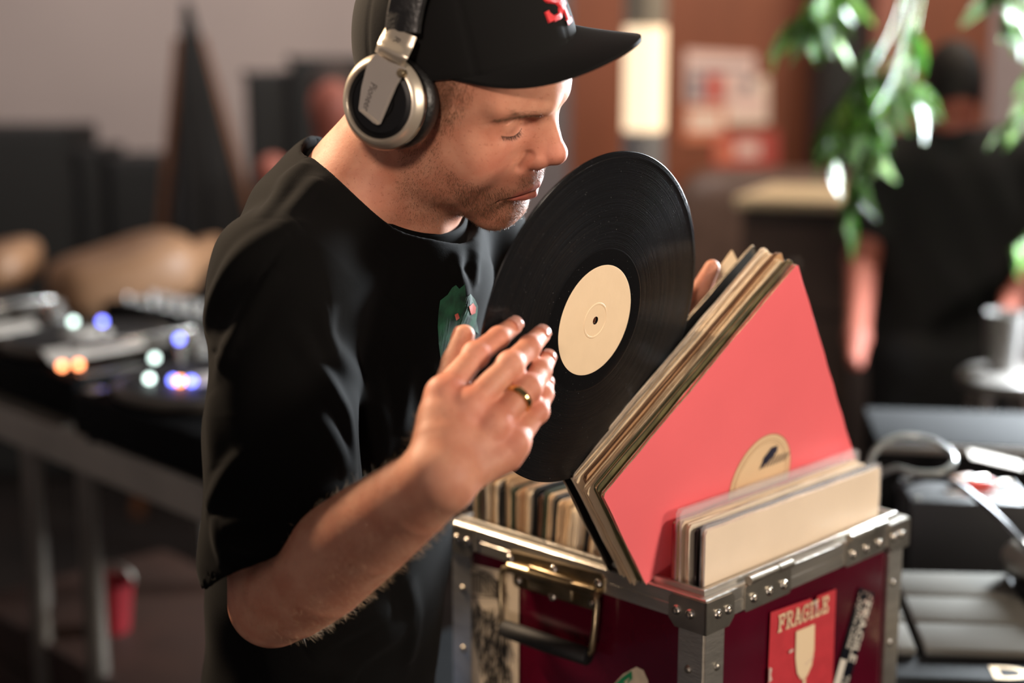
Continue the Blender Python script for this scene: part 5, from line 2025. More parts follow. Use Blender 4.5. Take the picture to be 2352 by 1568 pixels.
M_cab = mat('charcoal_speaker_cloth', (24, 25, 24), 0.8, var=.15, vscale=30)
M_cabs = mat('black_cabinet', (17, 17, 17), 0.7, var=.2, vscale=15)
def cabinet(x0, x1, ytop, d, lab, dep=.35, zb=0.0):
    a = P(x0, ytop, d); b2 = P(x1, ytop, d)
    w = b2.x - a.x; z1 = a.z
    r = empty('speaker_cabinet', ((a.x + b2.x) / 2, a.y, zb), (0, 0, 0), lab, 'speaker', 'dark speaker cabinets along the pale wall')
    obj('cabinet', box(-w / 2, w / 2, 0.012, dep, 0, z1 - zb, .012), M_cabs, r)
    hh = z1 - zb
    n = max(1, int(hh / .7))
    for k in range(n):
        g_ = obj('grille', box(-w / 2 + .025, w / 2 - .025, 0.0, 0.0115, hh * k / n + .03, hh * (k + 1) / n - .03, .006), M_cab, r)
    for sx in (-1, 1):
        bm = bmesh.new(); bmesh.ops.create_icosphere(bm, subdivisions=1, radius=.02); o = obj('corner_protector', bm, M_black, r); o.location = (sx * (w / 2 - .006), .018, hh - .008)
    return r


cabinet(-140, 165, 292, 5.6, 'wide dark speaker cabinet at the left photo edge')
cabinet(172, 232, 342, 5.6, 'narrow dark speaker cabinet beside the wide one at the left edge')
cabinet(240, 405, 362, 5.6, 'lowest of the dark speaker cabinets, left of the draped easel')
cabinet(560, 655, 166, 5.6, 'tall dark speaker cabinet just right of the draped easel')
cabinet(662, 900, 132, 5.6, 'tallest dark speaker cabinet, partly behind the cap')

# easel with a black cloth pulled over it
eb = P(470, 400, 5.1)
es = empty('easel', (eb.x, eb.y, 0), (0, 0, 0), 'wooden easel with black cloth draped to a point against the pale wall', 'easel')
hz_t = P(440, 5, 5.1).z
for sx in (-1, 1):
    bm = bmesh.new(); add_tube(bm, [(sx * .36 + .05, .10, 0), (-.045 + sx * .03, .06, hz_t - .12)], .022, 8); obj('leg', bm, M_wood, es, 60)
bm = bmesh.new(); add_tube(bm, [(.02, .55, 0), (-.045, .05, hz_t - .10)], .02, 8); obj('rear_leg', bm, M_wood, es, 60)
bm = bmesh.new()
rings = []
for i in range(22):
    t = i / 21
    z = hz_t - t * 1.25
    w = .012 + .165 * t ** 0.95
    rings.append([bm.verts.new((-.045 + .09 * t + (w * (1 + .16 * math.sin(a * 9 + t * 3))) * math.cos(a), .03 + .6 * w * (1 + .16 * math.sin(a * 9)) * math.sin(a), z + .012 * math.sin(a * 5) * t)) for a in [2 * PI * k / 56 for k in range(56)]])
for a, b2 in zip(rings[:-1], rings[1:]):
    for k in range(56): bm.faces.new((a[k], b2[k], b2[(k + 1) % 56], a[(k + 1) % 56]))
bm.faces.new(rings[0])
bmesh.ops.recalc_face_normals(bm, faces=bm.faces[:])
obj('black_cloth', bm, mat('black_cloth', (22, 21, 20), .9, sheen=.1), es, 180)


# ---- people in the background (one continuous body each, clothes as parts)
def figure(name, label, lo, hi, body_fn, cloth, h=0.012, hair=None, base=(0, 0, 0)):
    r = empty(name, base, label=label, cat='person')
    inv = Matrix.Translation(-Vector(base))
    v, q = mesh_sdf(body_fn, lo, hi, h, 6)
    o = obj('body', mesh_np('body', v, q), M_skin2, r); o.matrix_parent_inverse = inv
    for nm, fn, m in cloth:
        v, q = mesh_sdf(fn, lo, hi, h, 6)
        o = obj(nm, mesh_np(nm, v, q), m, r); o.matrix_parent_inverse = inv
    return r


M_skin2 = mat('skin_background', (164, 92, 76), 0.55, var=.1, vscale=20)
M_blackt = mat('black_tee', (10, 10, 10), 0.9, sheen=.05)
M_trs = mat('black_trousers', (13, 13, 15), 0.85)
M_hair = mat('dark_short_hair', (24, 18, 15), 0.7, bump=.6, bscale=300)

# man in the black tee, seen from behind
Y0 = P(2190, 700, 3.95).y
X0 = P(2190, 300, 3.95).x
def mp(x, y, d=3.95): return vl(P(x, y, d))
sL, sR = mp(2030, 375), mp(2365, 375)
eLb, eRb = mp(1978, 600, 3.92), mp(2395, 600, 3.92)
wLb, wRb = mp(1968, 775, 3.70), mp(2330, 690, 3.66)
hipc = mp(2165, 800); neck = mp(2185, 300); headc = mp(2188, 205, 3.93)
hipL, hipR = hipc + np.array([-.095, 0, -.02]), hipc + np.array([.095, 0, -.02])
kL, kR = np.array([hipL[0] - .01, hipL[1] + .03, .50]), np.array([hipR[0] + .01, hipR[1] - .04, .50])
fL, fR = np.array([kL[0], kL[1] - .02, .07]), np.array([kR[0] + .01, kR[1] - .04, .07])


def m_body(p):
    d = d_ell(p, headc, (.072, .092, .112))
    d = smin(d, d_cone(p, headc + np.array([0, .01, -.05]), neck + np.array([0, 0, -.04]), .055, .062), .03)
    d = smin(d, d_cone(p, neck + np.array([0, 0, -.10]), hipc, .10, .10), .06)
    for s, e, w in ((sL, eLb, wLb), (sR, eRb, wRb)):
        d = smin(d, d_cone(p, s, e, .050, .042), .03)
        d = smin(d, d_cone(p, e, w, .042, .028), .015)
        hd_ = w + (w - e) / np.linalg.norm(w - e) * .09
        d = smin(d, d_cone(p, w, hd_, .030, .020), .02)
    for a, b2, c in ((hipL, kL, fL), (hipR, kR, fR)):
        d = smin(d, d_cone(p, a, b2, .07, .05), .03); d = smin(d, d_cone(p, b2, c, .05, .035), .02)
        d = smin(d, d_cone(p, c + np.array([0, 0, -.03]), c + np.array([0, .15, -.04]), .035, .028), .02)
    for sx in (-1, 1): d = smin(d, d_ell(p, headc + np.array([sx * .074, 0, -.005]), (.012, .022, .032)), .008)
    return d


def m_shirt(p):
    q = p.copy()
    q[:, 1] = (q[:, 1] - hipc[1]) * 1.45
    cc = lambda v: np.array([v[0], (v[1] - hipc[1]) * 1.45, v[2]])
    up_ = cc(mp(2185, 430)); lo2 = cc(hipc + np.array([0, 0, -.06]))
    d = d_cone(q, up_ + np.array([-.06, 0, 0]), lo2 + np.array([-.03, 0, 0]), .15, .15) * .75
    d = smin(d, d_cone(q, up_ + np.array([.06, 0, 0]), lo2 + np.array([.03, 0, 0]), .15, .15) * .75, .05)
    d = smin(d, d_cone(p, mp(2185, 345), sL, .06, .068), .05); d = smin(d, d_cone(p, mp(2185, 345), sR, .06, .068), .05)
    for s, e in ((sL, eLb), (sR, eRb)):
        m = s + (e - s) * .78
        n = (e - s) / np.linalg.norm(e - s)
        d = smin(d, smax(d_cone(p, s, m + n * .05, .068, .072), (p - m) @ n, .01), .03)
    d = smax(d, -(p[:, 2] - (hipc[2] - .16)), .01)
    d = cut(d, d_cone(p, neck + np.array([0, 0, -.01]), neck + np.array([0, 0, .2]), .064, .08), .01)
    return d - .004 * np.sin(p[:, 2] * 26 + p[:, 0] * 30) * np.sin(p[:, 0] * 21)


def m_trs(p):
    d = d_cone(p, hipL + np.array([.02, 0, 0]), hipR - np.array([.02, 0, 0]), .11, .11)
    for a, b2, c in ((hipL, kL, fL), (hipR, kR, fR)):
        d = smin(d, d_cone(p, a, b2, .098, .075), .03); d = smin(d, d_cone(p, b2, c, .075, .062), .02)
    return smax(d, -(p[:, 2] - .075), .01)


def m_hair(p):
    d = d_ell(p, headc + np.array([0, .006, .014]), (.080, .101, .116))
    d = smax(d, -(p[:, 2] - (headc[2] - .055)), .02)
    return d


def m_shoe(p):
    d = None
    for c in (fL, fR):
        e = d_cone(p, c + np.array([0, -.02, -.025]), c + np.array([0, .16, -.032]), .045, .040)
        d = e if d is None else np.minimum(d, e)
    return smax(d, -(p[:, 2] - .003), .004)


figure('person', 'man in black t-shirt and black trousers standing with his back to the camera', (X0 - .42, Y0 - .42, -.02), (X0 + .46, Y0 + .42, 1.80), m_body,
       [('t_shirt', m_shirt, M_blackt), ('trousers', m_trs, M_trs), ('hair', m_hair, M_hair), ('shoes', m_shoe, M_blackt)], .013, base=(X0, Y0, 0))

# person in dark clothes crouched by the cabinets, mostly hidden behind the near man's shoulder
g0 = vl(P(768, 240, 4.6)); g1 = vl(P(625, 392, 4.5))
gs = g0 + np.array([-.02, .05, -.25]); gh = g0 + np.array([.06, .12, -.70])
ge = gs + np.array([-.20, -.10, -.22])


def b_body(p):
    d = d_ell(p, g0, (.075, .088, .105))
    d = smin(d, d_cone(p, g0, gs, .05, .06), .03)
    d = smin(d, d_cone(p, gs, gh, .10, .10), .05)
    d = smin(d, d_cone(p, gs + np.array([-.14, 0, -.02]), ge, .045, .04), .03)
    d = smin(d, d_cone(p, ge, g1, .04, .03), .02)
    d = smin(d, d_ell(p, g1, (.045, .035, .05)), .02)
    return d


def b_jacket(p):
    d = d_cone(p, gs + np.array([-.13, 0, -.03]), gs + np.array([.15, 0, -.03]), .085, .085)
    d = smin(d, d_cone(p, gs + np.array([0, 0, -.1]), gh + np.array([0, 0, -.5]), .17, .19), .06)
    d = smin(d, d_cone(p, gs + np.array([-.14, 0, -.02]), ge, .065, .058), .03)
    d = smin(d, smax(d_cone(p, ge, g1, .058, .048), (p - (ge + (g1 - ge) * .72)) @ ((g1 - ge) / np.linalg.norm(g1 - ge)), .01), .02)
    return cut(d, d_ell(p, g0 + np.array([0, -.02, .02]), (.09, .11, .13)), .01)


def b_trs(p):
    d = None
    for sx in (-.1, .1):
        e = d_cone(p, gh + np.array([sx, 0, .0]), np.array([gh[0] + sx * 1.2, gh[1], .06]), .10, .065)
        d = e if d is None else smin(d, e, .03)
    return smax(d, -(p[:, 2] - .004), .004)


def b_hair(p):
    d = d_ell(p, g0 + np.array([0, .02, .03]), (.084, .092, .098))
    return smax(d, -(p[:, 2] - (g0[2] + .035)), .02)


figure('person', 'person with flushed face in dark jacket, half hidden behind the man\'s shoulder', (g0[0] - .52, g0[1] - .35, -.02), (g0[0] + .42, g0[1] + .45, g0[2] + .2), b_body,
       [('trousers', b_trs, M_trs), ('jacket', b_jacket, mat('dark_jacket', (24, 23, 23), .85)), ('hair', b_hair, mat('grey_brown_hair', (58, 44, 38), .8))], .014, base=(g0[0], g0[1], 0))

# ================================================================ background, right
# bright column of unknown kind, its glow put into the material
lp = P(1480, 200, 4.7)
lz0, lz1 = P(1480, 300, 4.7).z, P(1480, 62, 4.7).z
cl = empty('glow_column', (lp.x, lp.y, 0), label='tall glowing white column, its glow put into the material, in front of the brown wall', cat='column')
rr = 47 / 3450 * 4.7
obj('column_base', lathe([(0, 0), (.16, 0), (.16, .02), (rr * 1.05, .03), (rr * 1.05, lz0 - .005), (0, lz0 - .005)], 32), mat('grey_column_metal', (150, 150, 152), .5, .3), cl, 40)
M_glow = mat('painted_glow', (255, 226, 188), 0.5, emit=1.25)
obj('column_glow', lathe([(0, lz0), (rr, lz0), (rr, lz1), (0, lz1)], 40), M_glow, cl, 40)
obj('column_top', lathe([(0, lz1 + .003), (rr * 1.03, lz1 + .003), (rr * 1.03, lz1 + .45), (0, lz1 + .45)], 32), mat('pale_column_metal', (158, 150, 136), .5, .3), cl, 40)

# posters on the brown wall
WY = 6.55
def on_wall(x, y, off=0.0):
    c = Vector((0, 0, CAMZ)); r = P(x, y, 1.0) - c
    return c + r * ((WY - off) / r.y)


def poster(pts, m, lab, patches):
    r = empty('poster', on_wall(*pts[0], 0.012), label=lab, cat='poster', group='posters on the brown wall')
    inv = Matrix.Translation(-on_wall(*pts[0], 0.012))
    bm = bmesh.new(); add_poly(bm, [on_wall(x, y, .012) for x, y in pts], Vector((0, .008, 0)))
    bmesh.ops.recalc_face_normals(bm, faces=bm.faces[:])
    o = obj('poster_sheet', bm, m, r); o.matrix_parent_inverse = inv
    for pp, mm in patches:
        bm = bmesh.new(); add_poly(bm, [on_wall(x, y, .0135) for x, y in pp])
        o2 = obj('printed_picture', bm, mm, o)
    return r


rect = lambda x0, y0, x1, y1: [(x0, y0), (x0, y1), (x1, y1), (x1, y0)]
mp1 = mat('poster_pale_pink', (226, 196, 186), .6); mp2 = mat('poster_red', (186, 80, 70), .6); mp3 = mat('poster_blue_grey', (110, 116, 128), .6); mp4 = mat('poster_cream', (236, 214, 196), .6); mp5 = mat('poster_orange', (214, 130, 96), .6)
poster([(1575, 115), (1575, 240), (1735, 245), (1735, 125)], mp1, 'pale poster with dark banner line, upper left on the brown wall', [(rect(1585, 150, 1725, 162), mp3), (rect(1620, 170, 1662, 235), mp2), (rect(1585, 172, 1612, 232), mp3)])
poster([(1668, 178), (1668, 285), (1765, 285), (1765, 178)], mp4, 'cream poster overlapping the others at the right of the wall group', [(rect(1705, 182, 1730, 210), mp3), (rect(1680, 220, 1755, 262), mp1)])
poster([(1570, 245), (1570, 325), (1668, 325), (1668, 245)], mp5, 'orange toned poster at the lower left of the wall group', [(rect(1582, 256, 1656, 300), mp4)])
poster([(1640, 312), (1640, 382), (1790, 382), (1790, 300)], mp2, 'reddish poster lowest on the brown wall', [(rect(1690, 325, 1745, 360), mp1), (rect(1650, 330, 1680, 370), mp5)])
# pale tabletop and leather armchair in front of the brown wall
M_arm = mat('brown_leather', (96, 76, 66), 0.42, var=.25, vscale=7, bump=.2, bscale=25)
ac = P(1770, 640, 5.75)
chair_r = empty('armchair', (ac.x - .03, ac.y, 0), (0, 0, -.35), 'brown leather armchair in front of the poster wall', 'armchair')
zt = P(1770, 395, 5.75).z
def cush(name, sx, sy, sz, loc, m=M_arm, e=5):
    bm = bmesh.new(); cushion(bm, sx, sy, sz, e); o = obj(name, bm, m, chair_r, 180); o.location = loc; return o
cush('backrest', .42, .12, .36, (0, .28, zt - .36)); cush('seat', .34, .32, .10, (0, -.05, .42)); cush('armrest', .09, .36, .20, (-.40, -.05, .50)); cush('armrest', .09, .36, .20, (.40, -.05, .50)); cush('base', .44, .36, .13, (0, 0, .20))
for sx in (-.36, .36):
    for sy in (-.28, .28): obj('leg', box(sx - .025, sx + .025, sy - .025, sy + .025, 0, .09), M_wood, chair_r)
tb = P(1870, 445, 4.6)
tr = empty('side_table', (tb.x, tb.y, 0), (0, 0, -.4), 'dark sideboard with a pale cream top, left of the man seen from behind', 'table')
zt2 = P(1870, 478, 4.45).z
obj('table_top', box(-.19, .19, -.24, .24, zt2, zt2 + .035, .008), mat('pale_laminate', (226, 206, 170), .35), tr)
obj('table_body', box(-.17, .17, -.21, .21, .05, zt2 - .001, .004), mat('dark_walnut', (54, 42, 36), .45, var=.2, vscale=10), tr)
for k in range(4):
    z0 = .07 + k * (zt2 - .1) / 4
    d_ = obj('drawer', box(-.158, .158, -.2245, -.211, z0, z0 + (zt2 - .1) / 4 - .015, .003), mat('walnut_drawer', (84, 66, 56), .45, var=.2, vscale=10), tr)
    bm = bmesh.new(); bmesh.ops.create_icosphere(bm, subdivisions=2, radius=.012); o = obj('knob', bm, M_knob, d_, 180); o.location = (0, -.233, z0 + (zt2 - .1) / 8)
for sx in (-.14, .14):
    for sy in (-.18, .18): obj('leg', box(sx - .02, sx + .02, sy - .02, sy + .02, 0, .05), M_dark, tr)

# black loudspeaker column and pink curtain behind the plant
cabinet(1905, 2003, -160, 5.9, 'black speaker column behind the plant leaves', .3)
cu = empty('curtain', P(2050, 0, 6.1), label='dusty pink curtain hanging behind the plant', cat='curtain')
cu.location.z = 0
bm = bmesh.new()
xa, xb = P(2012, 0, 6.1).x, P(2098, 0, 6.1).x
for layer in (0,):
    pr_ = None
    for i in range(41):
        t = i / 40
        x = xa + (xb - xa) * t - cu.location.x; y = .025 * math.sin(t * PI * 8)
        c_ = (bm.verts.new((x, y, .03)), bm.verts.new((x, y, 3.0)), bm.verts.new((x, y + .004, 3.0)), bm.verts.new((x, y + .004, .03)))
        if pr_:
            for k in range(4): bm.faces.new((pr_[k], pr_[(k + 1) % 4], c_[(k + 1) % 4], c_[k]))
        pr_ = c_
obj('curtain_cloth', bm, mat('dusty_pink_cloth', (190, 140, 128), .85), cu, 60)
bm = bmesh.new(); add_tube(bm, [(xa - cu.location.x - .1, .002, 3.03), (xb - cu.location.x + .1, .002, 3.03)], .014, 10); obj('curtain_rail', bm, M_pipe, cu, 60)

# trailing plant with large glossy leaves, in a hanging pot above the frame
M_leaf = mat('glossy_green_leaf', (96, 138, 58), 0.30, col2=(48, 80, 34), vscale=9, coat=.2, spec=.5)
M_leafl = mat('young_green_leaf', (140, 178, 78), 0.30, col2=(92, 136, 50), vscale=9, coat=.2, spec=.5)
for m in (M_leaf, M_leafl):
    m.node_tree.nodes['Principled BSDF'].inputs['Subsurface Weight'].default_value = .12
    m.node_tree.nodes['Principled BSDF'].inputs['Subsurface Radius'].default_value = (.3, .6, .1)
    m.node_tree.nodes['Principled BSDF'].inputs['Subsurface Scale'].default_value = .01
bm = bmesh.new()
NL = 10
lrows = []
for i in range(NL + 1):
    t = i / NL
    w = .5 * math.sin(PI * min(1, t * .97 + .03)) ** .8 * (1 - .35 * t) * .42
    z = -.25 * t * t
    lrows.append([bm.verts.new((w * s, t, z + abs(s) * w * .35)) for s in (-1, -.5, 0, .5, 1)])
for a, b2 in zip(lrows[:-1], lrows[1:]):
    for k in range(4): bm.faces.new((a[k], a[k + 1], b2[k + 1], b2[k]))
bmesh.ops.solidify(bm, geom=bm.faces[:], thickness=.006)
leaf_me = bpy.data.meshes.new('leaf'); bm.to_mesh(leaf_me); bm.free()
smooth_by_angle(leaf_me, 60)
leaf_me2 = leaf_me.copy(); leaf_me.materials.append(M_leaf); leaf_me2.materials.append(M_leafl)
pot = P(2190, -330, 3.0)
pl_r = empty('hanging_plant', pot, label='trailing green plant with long glossy leaves hanging in front of the man in back view', cat='plant')
bm = bmesh.new(); add_lathe(bm, [(0, -.14), (.09, -.14), (.13, .02), (.135, .03), (.12, .03), (.11, .0), (0, .0)], 32); obj('pot', bm, mat('grey_pot', (120, 112, 104), .6), pl_r, 40)
for k in range(3):
    a = 2 * PI * k / 3
    bm = bmesh.new(); add_tube(bm, [(.13 * math.cos(a), .13 * math.sin(a), .025), (0, 0, .5)], .002, 6); obj('cord', bm, M_black, pl_r)
rnd = random.Random(21)
VINES = [([(2190, -330), (2040, -190), (1930, -80), (1870, 10), (1830, 60)], 13), ([(2190, -330), (2040, -180), (1960, -70), (1915, 10), (1890, 80)], 12), ([(2190, -330), (2100, -120), (2060, 30), (2010, 140), (1950, 220), (1900, 300)], 13),
         ([(2190, -330), (2110, -90), (2075, 70), (2050, 180), (1990, 280), (1900, 370)], 13), ([(2190, -330), (2090, -60), (2070, 150), (2030, 300), (1960, 420), (1940, 490)], 11), ([(2190, -330), (2150, -150), (2110, 20), (2095, 150), (2085, 250)], 8),
         ([(2190, -330), (2270, -160), (2310, -40), (2320, 60)], 14), ([(2190, -330), (2360, -150), (2430, 60), (2390, 200), (2345, 275)], 10), ([(2190, -330), (2440, -50), (2480, 300), (2390, 500), (2318, 580)], 7)]
for pts, n in VINES:
    n = int(n * 1.6)
    d_e = rnd.uniform(2.75, 3.25)
    w3 = [P(x, y, 3.0 + (d_e - 3.0) * i / (len(pts) - 1)) - pot for i, (x, y) in enumerate(pts)]
    fine = []
    for i in range(len(w3) - 1):
        p0 = w3[max(i - 1, 0)]; p1 = w3[i]; p2 = w3[i + 1]; p3 = w3[min(i + 2, len(w3) - 1)]
        for k in range(8):
            t = k / 8
            fine.append(.5 * ((2 * p1) + (-p0 + p2) * t + (2 * p0 - 5 * p1 + 4 * p2 - p3) * t * t + (-p0 + 3 * p1 - 3 * p2 + p3) * t ** 3))
    fine.append(w3[-1])
    bm = bmesh.new(); add_tube(bm, fine, .003, 6); obj('stem', bm, M_leaf, pl_r, 60)
    for k in range(n):
        t = .52 + .48 * (k + rnd.random() * .6) / n
        i = min(int(t * (len(fine) - 1)), len(fine) - 2)
        q = fine[i]
        o = bpy.data.objects.new('leaf', leaf_me if rnd.random() < .65 else leaf_me2); C.objects.link(o); o.parent = pl_r
        o.location = q
        s = rnd.uniform(.055, .11)
        o.scale = (s, s, s)
        o.rotation_euler = (rnd.uniform(-1.9, -.5), rnd.uniform(-.7, .7), rnd.uniform(0, 2 * PI))

# chrome stool and cup beside the man in back view
cs_ = P(2310, 880, 3.3)
stl = empty('bar_stool', (cs_.x, cs_.y, 0), label='chrome legged stool with grey seat at the right photo edge', cat='stool')
zs = P(2310, 850, 3.3).z
obj('seat', lathe([(0, zs), (.085, zs), (.10, zs - .012), (.10, zs - .03), (.085, zs - .04), (0, zs - .04)], 32), mat('grey_seat', (120, 116, 112), .35, .3), stl, 50)
for k in range(4):
    a = PI / 4 + PI / 2 * k
    bm = bmesh.new(); add_tube(bm, [(.07 * math.cos(a), .07 * math.sin(a), zs - .042), (.19 * math.cos(a), .19 * math.sin(a), 0)], .012, 10); obj('leg', bm, M_chr, stl, 60)
bm = bmesh.new(); add_tube(bm, [(.16 * math.cos(a), .16 * math.sin(a), .3) for a in [2 * PI * i / 32 for i in range(32)]], .009, 8, closed=True); obj('foot_ring', bm, M_chr, stl, 60)
bm = bmesh.new(); add_lathe(bm, [(0, .004), (.03, .004), (.031, 0), (.042, .13), (.040, .13), (.030, .008), (0, .008)], 24)
cpw = tag(obj('cup', bm, mat('grey_paper_cup', (128, 126, 124), .6), None, 50), 'pale grey paper cup standing on the stool at the right edge', 'cup'); cpw.location = (cs_.x - .01, cs_.y, zs + .001)

# ================================================================ work table under the case, and the gear on it
TBZ = RIM - CH - 0.0025
tm = Matrix.Translation((0.1816, 1.3390, 0)) @ Matrix.Rotation(TH, 4, 'Z')
wt = empty('work_table', (0.1816, 1.3390, 0), (0, 0, TH), 'black work table carrying the record case and drum pad', 'table')
obj('table_top', box(-.004, 1.25, -.30, .62, TBZ - .035, TBZ, .004), M_blackp, wt)
for sx in (.03, 1.20):
    for sy in (-.27, .58): obj('leg', box(sx - .02, sx + .02, sy - .02, sy + .02, 0, TBZ - .036), M_black, wt)

# drum pad module
DZ = TBZ + 0.0108
Mpad = mat('grey_rubber_pad', (92, 89, 83), 0.9, spec=.08, var=.06, vscale=8)
Mpad2 = mat('black_module', (16, 16, 16), .6, spec=.15)
dz_top = DZ + .075
o_c = onz(2235, 1400, dz_top + .012)
dr = empty('drum_pad', (o_c.x, o_c.y, DZ), (0, 0, math.radians(-4)), 'black electronic drum pad unit with grey rubber pads, lower right corner', 'drum pad')
tl = Matrix.Rotation(math.radians(5), 4, 'X')
bm = box(-.165, .20, -.155, .135, .004, .075, .010, 3); xf(bm, bm.verts[:], tl); obj('module_body', bm, Mpad2, dr, 40)
for (xa, xb, m) in ((-.135, -.088, 3), (-.078, .068, 3), (.078, .185, 3)):
    for k in range(m):
        y0 = -.098 + k * .0745
        bm = box(xa, xb, y0, y0 + .0695, .075, .0865, .004, 2); xf(bm, bm.verts[:], tl)
        obj('pad', bm, Mpad, dr, 40)
M_dtx = mat('gold_logo_print', (206, 178, 132), .4, .2)
me = text_mesh('DTX', .050, bold=.0012)
for v in me.vertices:
    q = tl @ Vector((-.012 + v.co.x * 1.25, -.146 + v.co.y * .85, .0757)); v.co = q
obj('module_lettering', me, M_dtx, dr)
# silver bar lying right of the pads
bm = bmesh.new()
a, b2 = onz(2335, 1275, DZ + .12), onz(2420, 1330, DZ + .12)
add_tube(bm, [a, b2], .022, 20); vs = bm.verts[:]
sbx = empty('metal_tube', ((a.x + b2.x) / 2, (a.y + b2.y) / 2, DZ + .12 - .022), label='short grey metal tube standing off the pads at the right photo edge', cat='tube')
for v in bm.verts: v.co -= sbx.location
obj('tube', bm, M_pipe, sbx, 60)
bm = bmesh.new(); add_box(bm, -.02, .02, -.02, .02, -(.12 - .022 - .002), 0); obj('tube_stand', bm, M_black, sbx)

# small black amplifier box with plugs and leads
bz = onz(2215, 1125, TBZ + .145)
db = empty('junction_box', (bz.x, bz.y, TBZ), (0, 0, math.radians(-6)), 'black metal audio box with plugged leads, right of the record case', 'audio box')
obj('housing', box(-.085, .085, -.06, .06, .004, .145, .004), mat('satin_black_metal', (26, 26, 27), .5, .1), db, 40)
for sx in (-.07, .07):
    for sy in (-.045, .045):
        o = obj('foot', lathe([(0, 0), (.008, 0), (.008, .004), (0, .004)], 12), M_black, db); o.location = (sx, sy, 0)
for k in range(4):
    o = obj('screw', lathe([(0, .0022), (.004, .0015), (.005, 0)], 10), M_rivet, db); o.location = ((-1) ** k * .075, (-1 if k < 2 else 1) * .05, .145)
bm = bmesh.new(); add_box(bm, -.03, .05, -.035, -.005, .145, .1465); obj('maker_plate', bm, M_knob, db)


def plug(x, y, d, yaw, m, lab, sc=1.0):
    r = empty('jack_plug', onz(x, y, TBZ + .145 + .0090 * sc), (0, PI / 2, yaw), lab, 'plug')
    bm = bmesh.new(); add_lathe(bm, [(0, -.022 * sc), (.0075 * sc, -.022 * sc), (.0085 * sc, -.018 * sc), (.0085 * sc, .012 * sc), (.006 * sc, .018 * sc), (0, .018 * sc)], 20); obj('plug_sleeve', bm, m, r, 40)
    bm = bmesh.new(); add_lathe(bm, [(0, .018 * sc), (.0032 * sc, .018 * sc), (.0032 * sc, .040 * sc), (.0022 * sc, .043 * sc), (.003 * sc, .047 * sc), (0, .051 * sc)], 14); obj('plug_tip', bm, M_chr, r, 40)
    return r


plug(2256, 1112, 2.10, math.radians(12), mat('red_plug', (216, 58, 48), .4), 'red jack plug lying on the black audio box')
plug(2212, 1104, 2.16, math.radians(25), mat('tan_plug', (150, 112, 84), .4), 'tan jack plug just behind the red one')
M_cabl = mat('pale_translucent_cable', (128, 132, 128), .22, coat=.3)
M_cabd = mat('dark_grey_cable', (40, 40, 42), .35)


def smooth_path(w3, n=8):
    fine = []
    for i in range(len(w3) - 1):
        p0 = w3[max(i - 1, 0)]; p1 = w3[i]; p2 = w3[i + 1]; p3 = w3[min(i + 2, len(w3) - 1)]
        for k in range(n):
            t = k / n
            fine.append(.5 * ((2 * p1) + (-p0 + p2) * t + (2 * p0 - 5 * p1 + 4 * p2 - p3) * t * t + (-p0 + 3 * p1 - 3 * p2 + p3) * t ** 3))
    return fine + [w3[-1]]


def cable(pts, r, m, lab):
    w3 = [P(*q) for q in pts]
    bm = bmesh.new(); add_tube(bm, smooth_path(w3), r, 10)
    return tag(obj('audio_cable', bm, m, None, 60), lab, 'cable')


cable([(1990, 1090, 2.02), (2010, 1035, 2.02), (2060, 1003, 2.04), (2130, 1007, 2.05), (2180, 1035, 2.03), (2190, 1062, 2.0), (2160, 1084, 1.98), (2105, 1085, 1.98), (2055, 1075, 2.0), (2000, 1100, 2.03)], .0042, M_cabl, 'pale glossy cable coiled in a loop beside the record case')
cable([(2060, 1120, 2.06), (2120, 1100, 2.02), (2190, 1108, 1.98), (2250, 1150, 1.95), (2310, 1205, 1.92), (2380, 1285, 1.9)], .0040, M_cabd, 'dark grey cable running from the loop to the right photo edge')
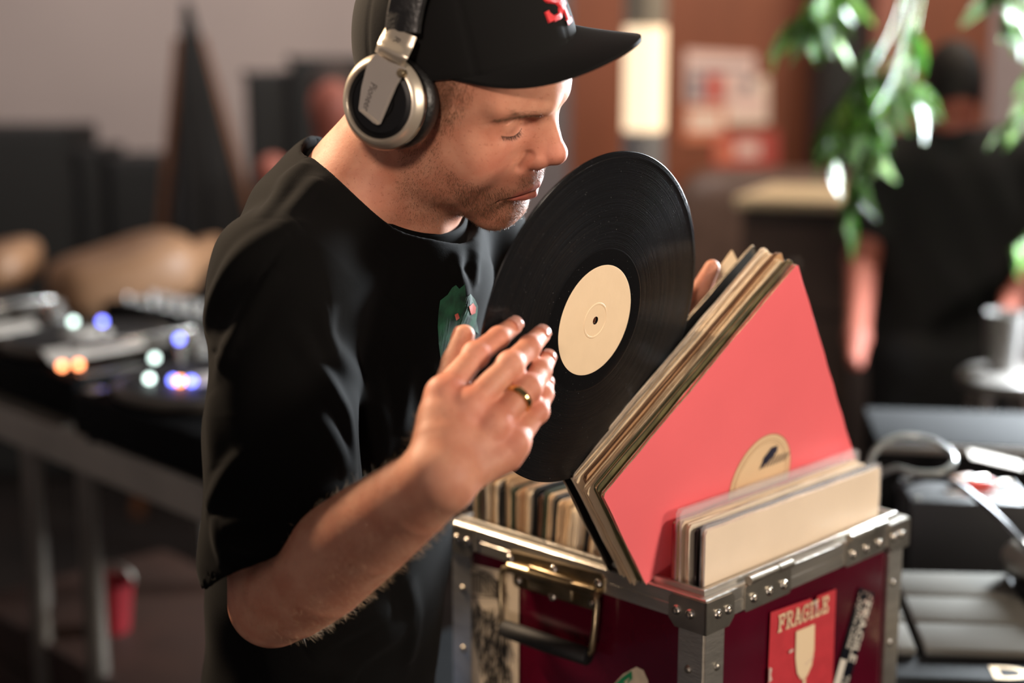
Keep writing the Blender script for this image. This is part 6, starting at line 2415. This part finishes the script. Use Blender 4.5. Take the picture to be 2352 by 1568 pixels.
# white sheet and black rack behind the box
rk = onz(2300, 1075, TBZ + .16)
rr_ = empty('rack_unit', (rk.x + .12, rk.y + .22, TBZ), (0, 0, math.radians(-8)), 'black rack unit behind the audio box with pale sheet on top', 'audio rack')
obj('housing', box(-.26, .26, -.12, .12, .0, .165, .005), M_blackp, rr_, 40)
obj('edge_trim', box(-.26, .26, -.1255, -.1205, .150, .162, .002), M_pipe, rr_)
for k in range(5):
    o = obj('knob', lathe([(0, .016), (.011, .016), (.013, 0)], 16), M_knob, rr_, 50); o.location = (-.2 + k * .09, -.1206, .08); o.rotation_euler = (PI / 2, 0, 0)
q = [onz(x, y, TBZ + .166) for x, y in ((2225, 1035), (2232, 1052), (2352, 1080), (2345, 1062))]
bm = bmesh.new(); add_poly(bm, q, Vector((0, 0, .0012))); bmesh.ops.recalc_face_normals(bm, faces=bm.faces[:])
tag(obj('paper_sheet', bm, M_whitep), 'white paper sheet lying on the black rack unit', 'paper')

# ================================================================ trousers and shoes of the near man
hpL, hpR = vl(WA_T) + np.array([.03, .10, -.10]), vl(WA_T) + np.array([-.05, -.07, -.10])
knL, knR = np.array([hpL[0] + .02, hpL[1] + .02, .50]), np.array([hpR[0] + .02, hpR[1] - .02, .50])
anL, anR = np.array([knL[0] - .05, knL[1] + .0, .09]), np.array([knR[0] - .05, knR[1] - .02, .09])
def jeans(p):
    d = d_cone(p, hpL + np.array([-.01, -.03, .02]), hpR + np.array([.01, .03, .02]), .105, .105)
    for a, b2, c in ((hpL, knL, anL), (hpR, knR, anR)):
        d = smin(d, d_cone(p, a, b2, .095, .078), .03); d = smin(d, d_cone(p, b2, c, .078, .066), .02)
    return smax(d, -(p[:, 2] - .07), .01)
def shoes1(p):
    d = None
    fx = vl(FT)
    for c in (anL, anR):
        e = d_cone(p, c + np.array([0, 0, -.045]) - fx * .03, c + np.array([0, 0, -.052]) + fx * .17, .046, .040)
        d = e if d is None else np.minimum(d, e)
    return smax(d, -(p[:, 2] - .003), .004)
jlo = np.minimum(np.minimum(hpL, hpR), np.minimum(anL, anR)) - .22; jhi = np.maximum(hpL, hpR) + .25
jlo[2] = -.02
jv, jq = mesh_sdf(jeans, jlo, jhi, .012, 6)
wpart('jeans', mesh_np('jeans', jv, jq), mat('dark_denim', (30, 40, 58), .85, var=.3, vscale=60), person)
jv, jq = mesh_sdf(shoes1, jlo, jhi + np.array([.1, 0, 0]), .012, 6)
wpart('shoes', mesh_np('shoes', jv, jq), M_blackt, person)
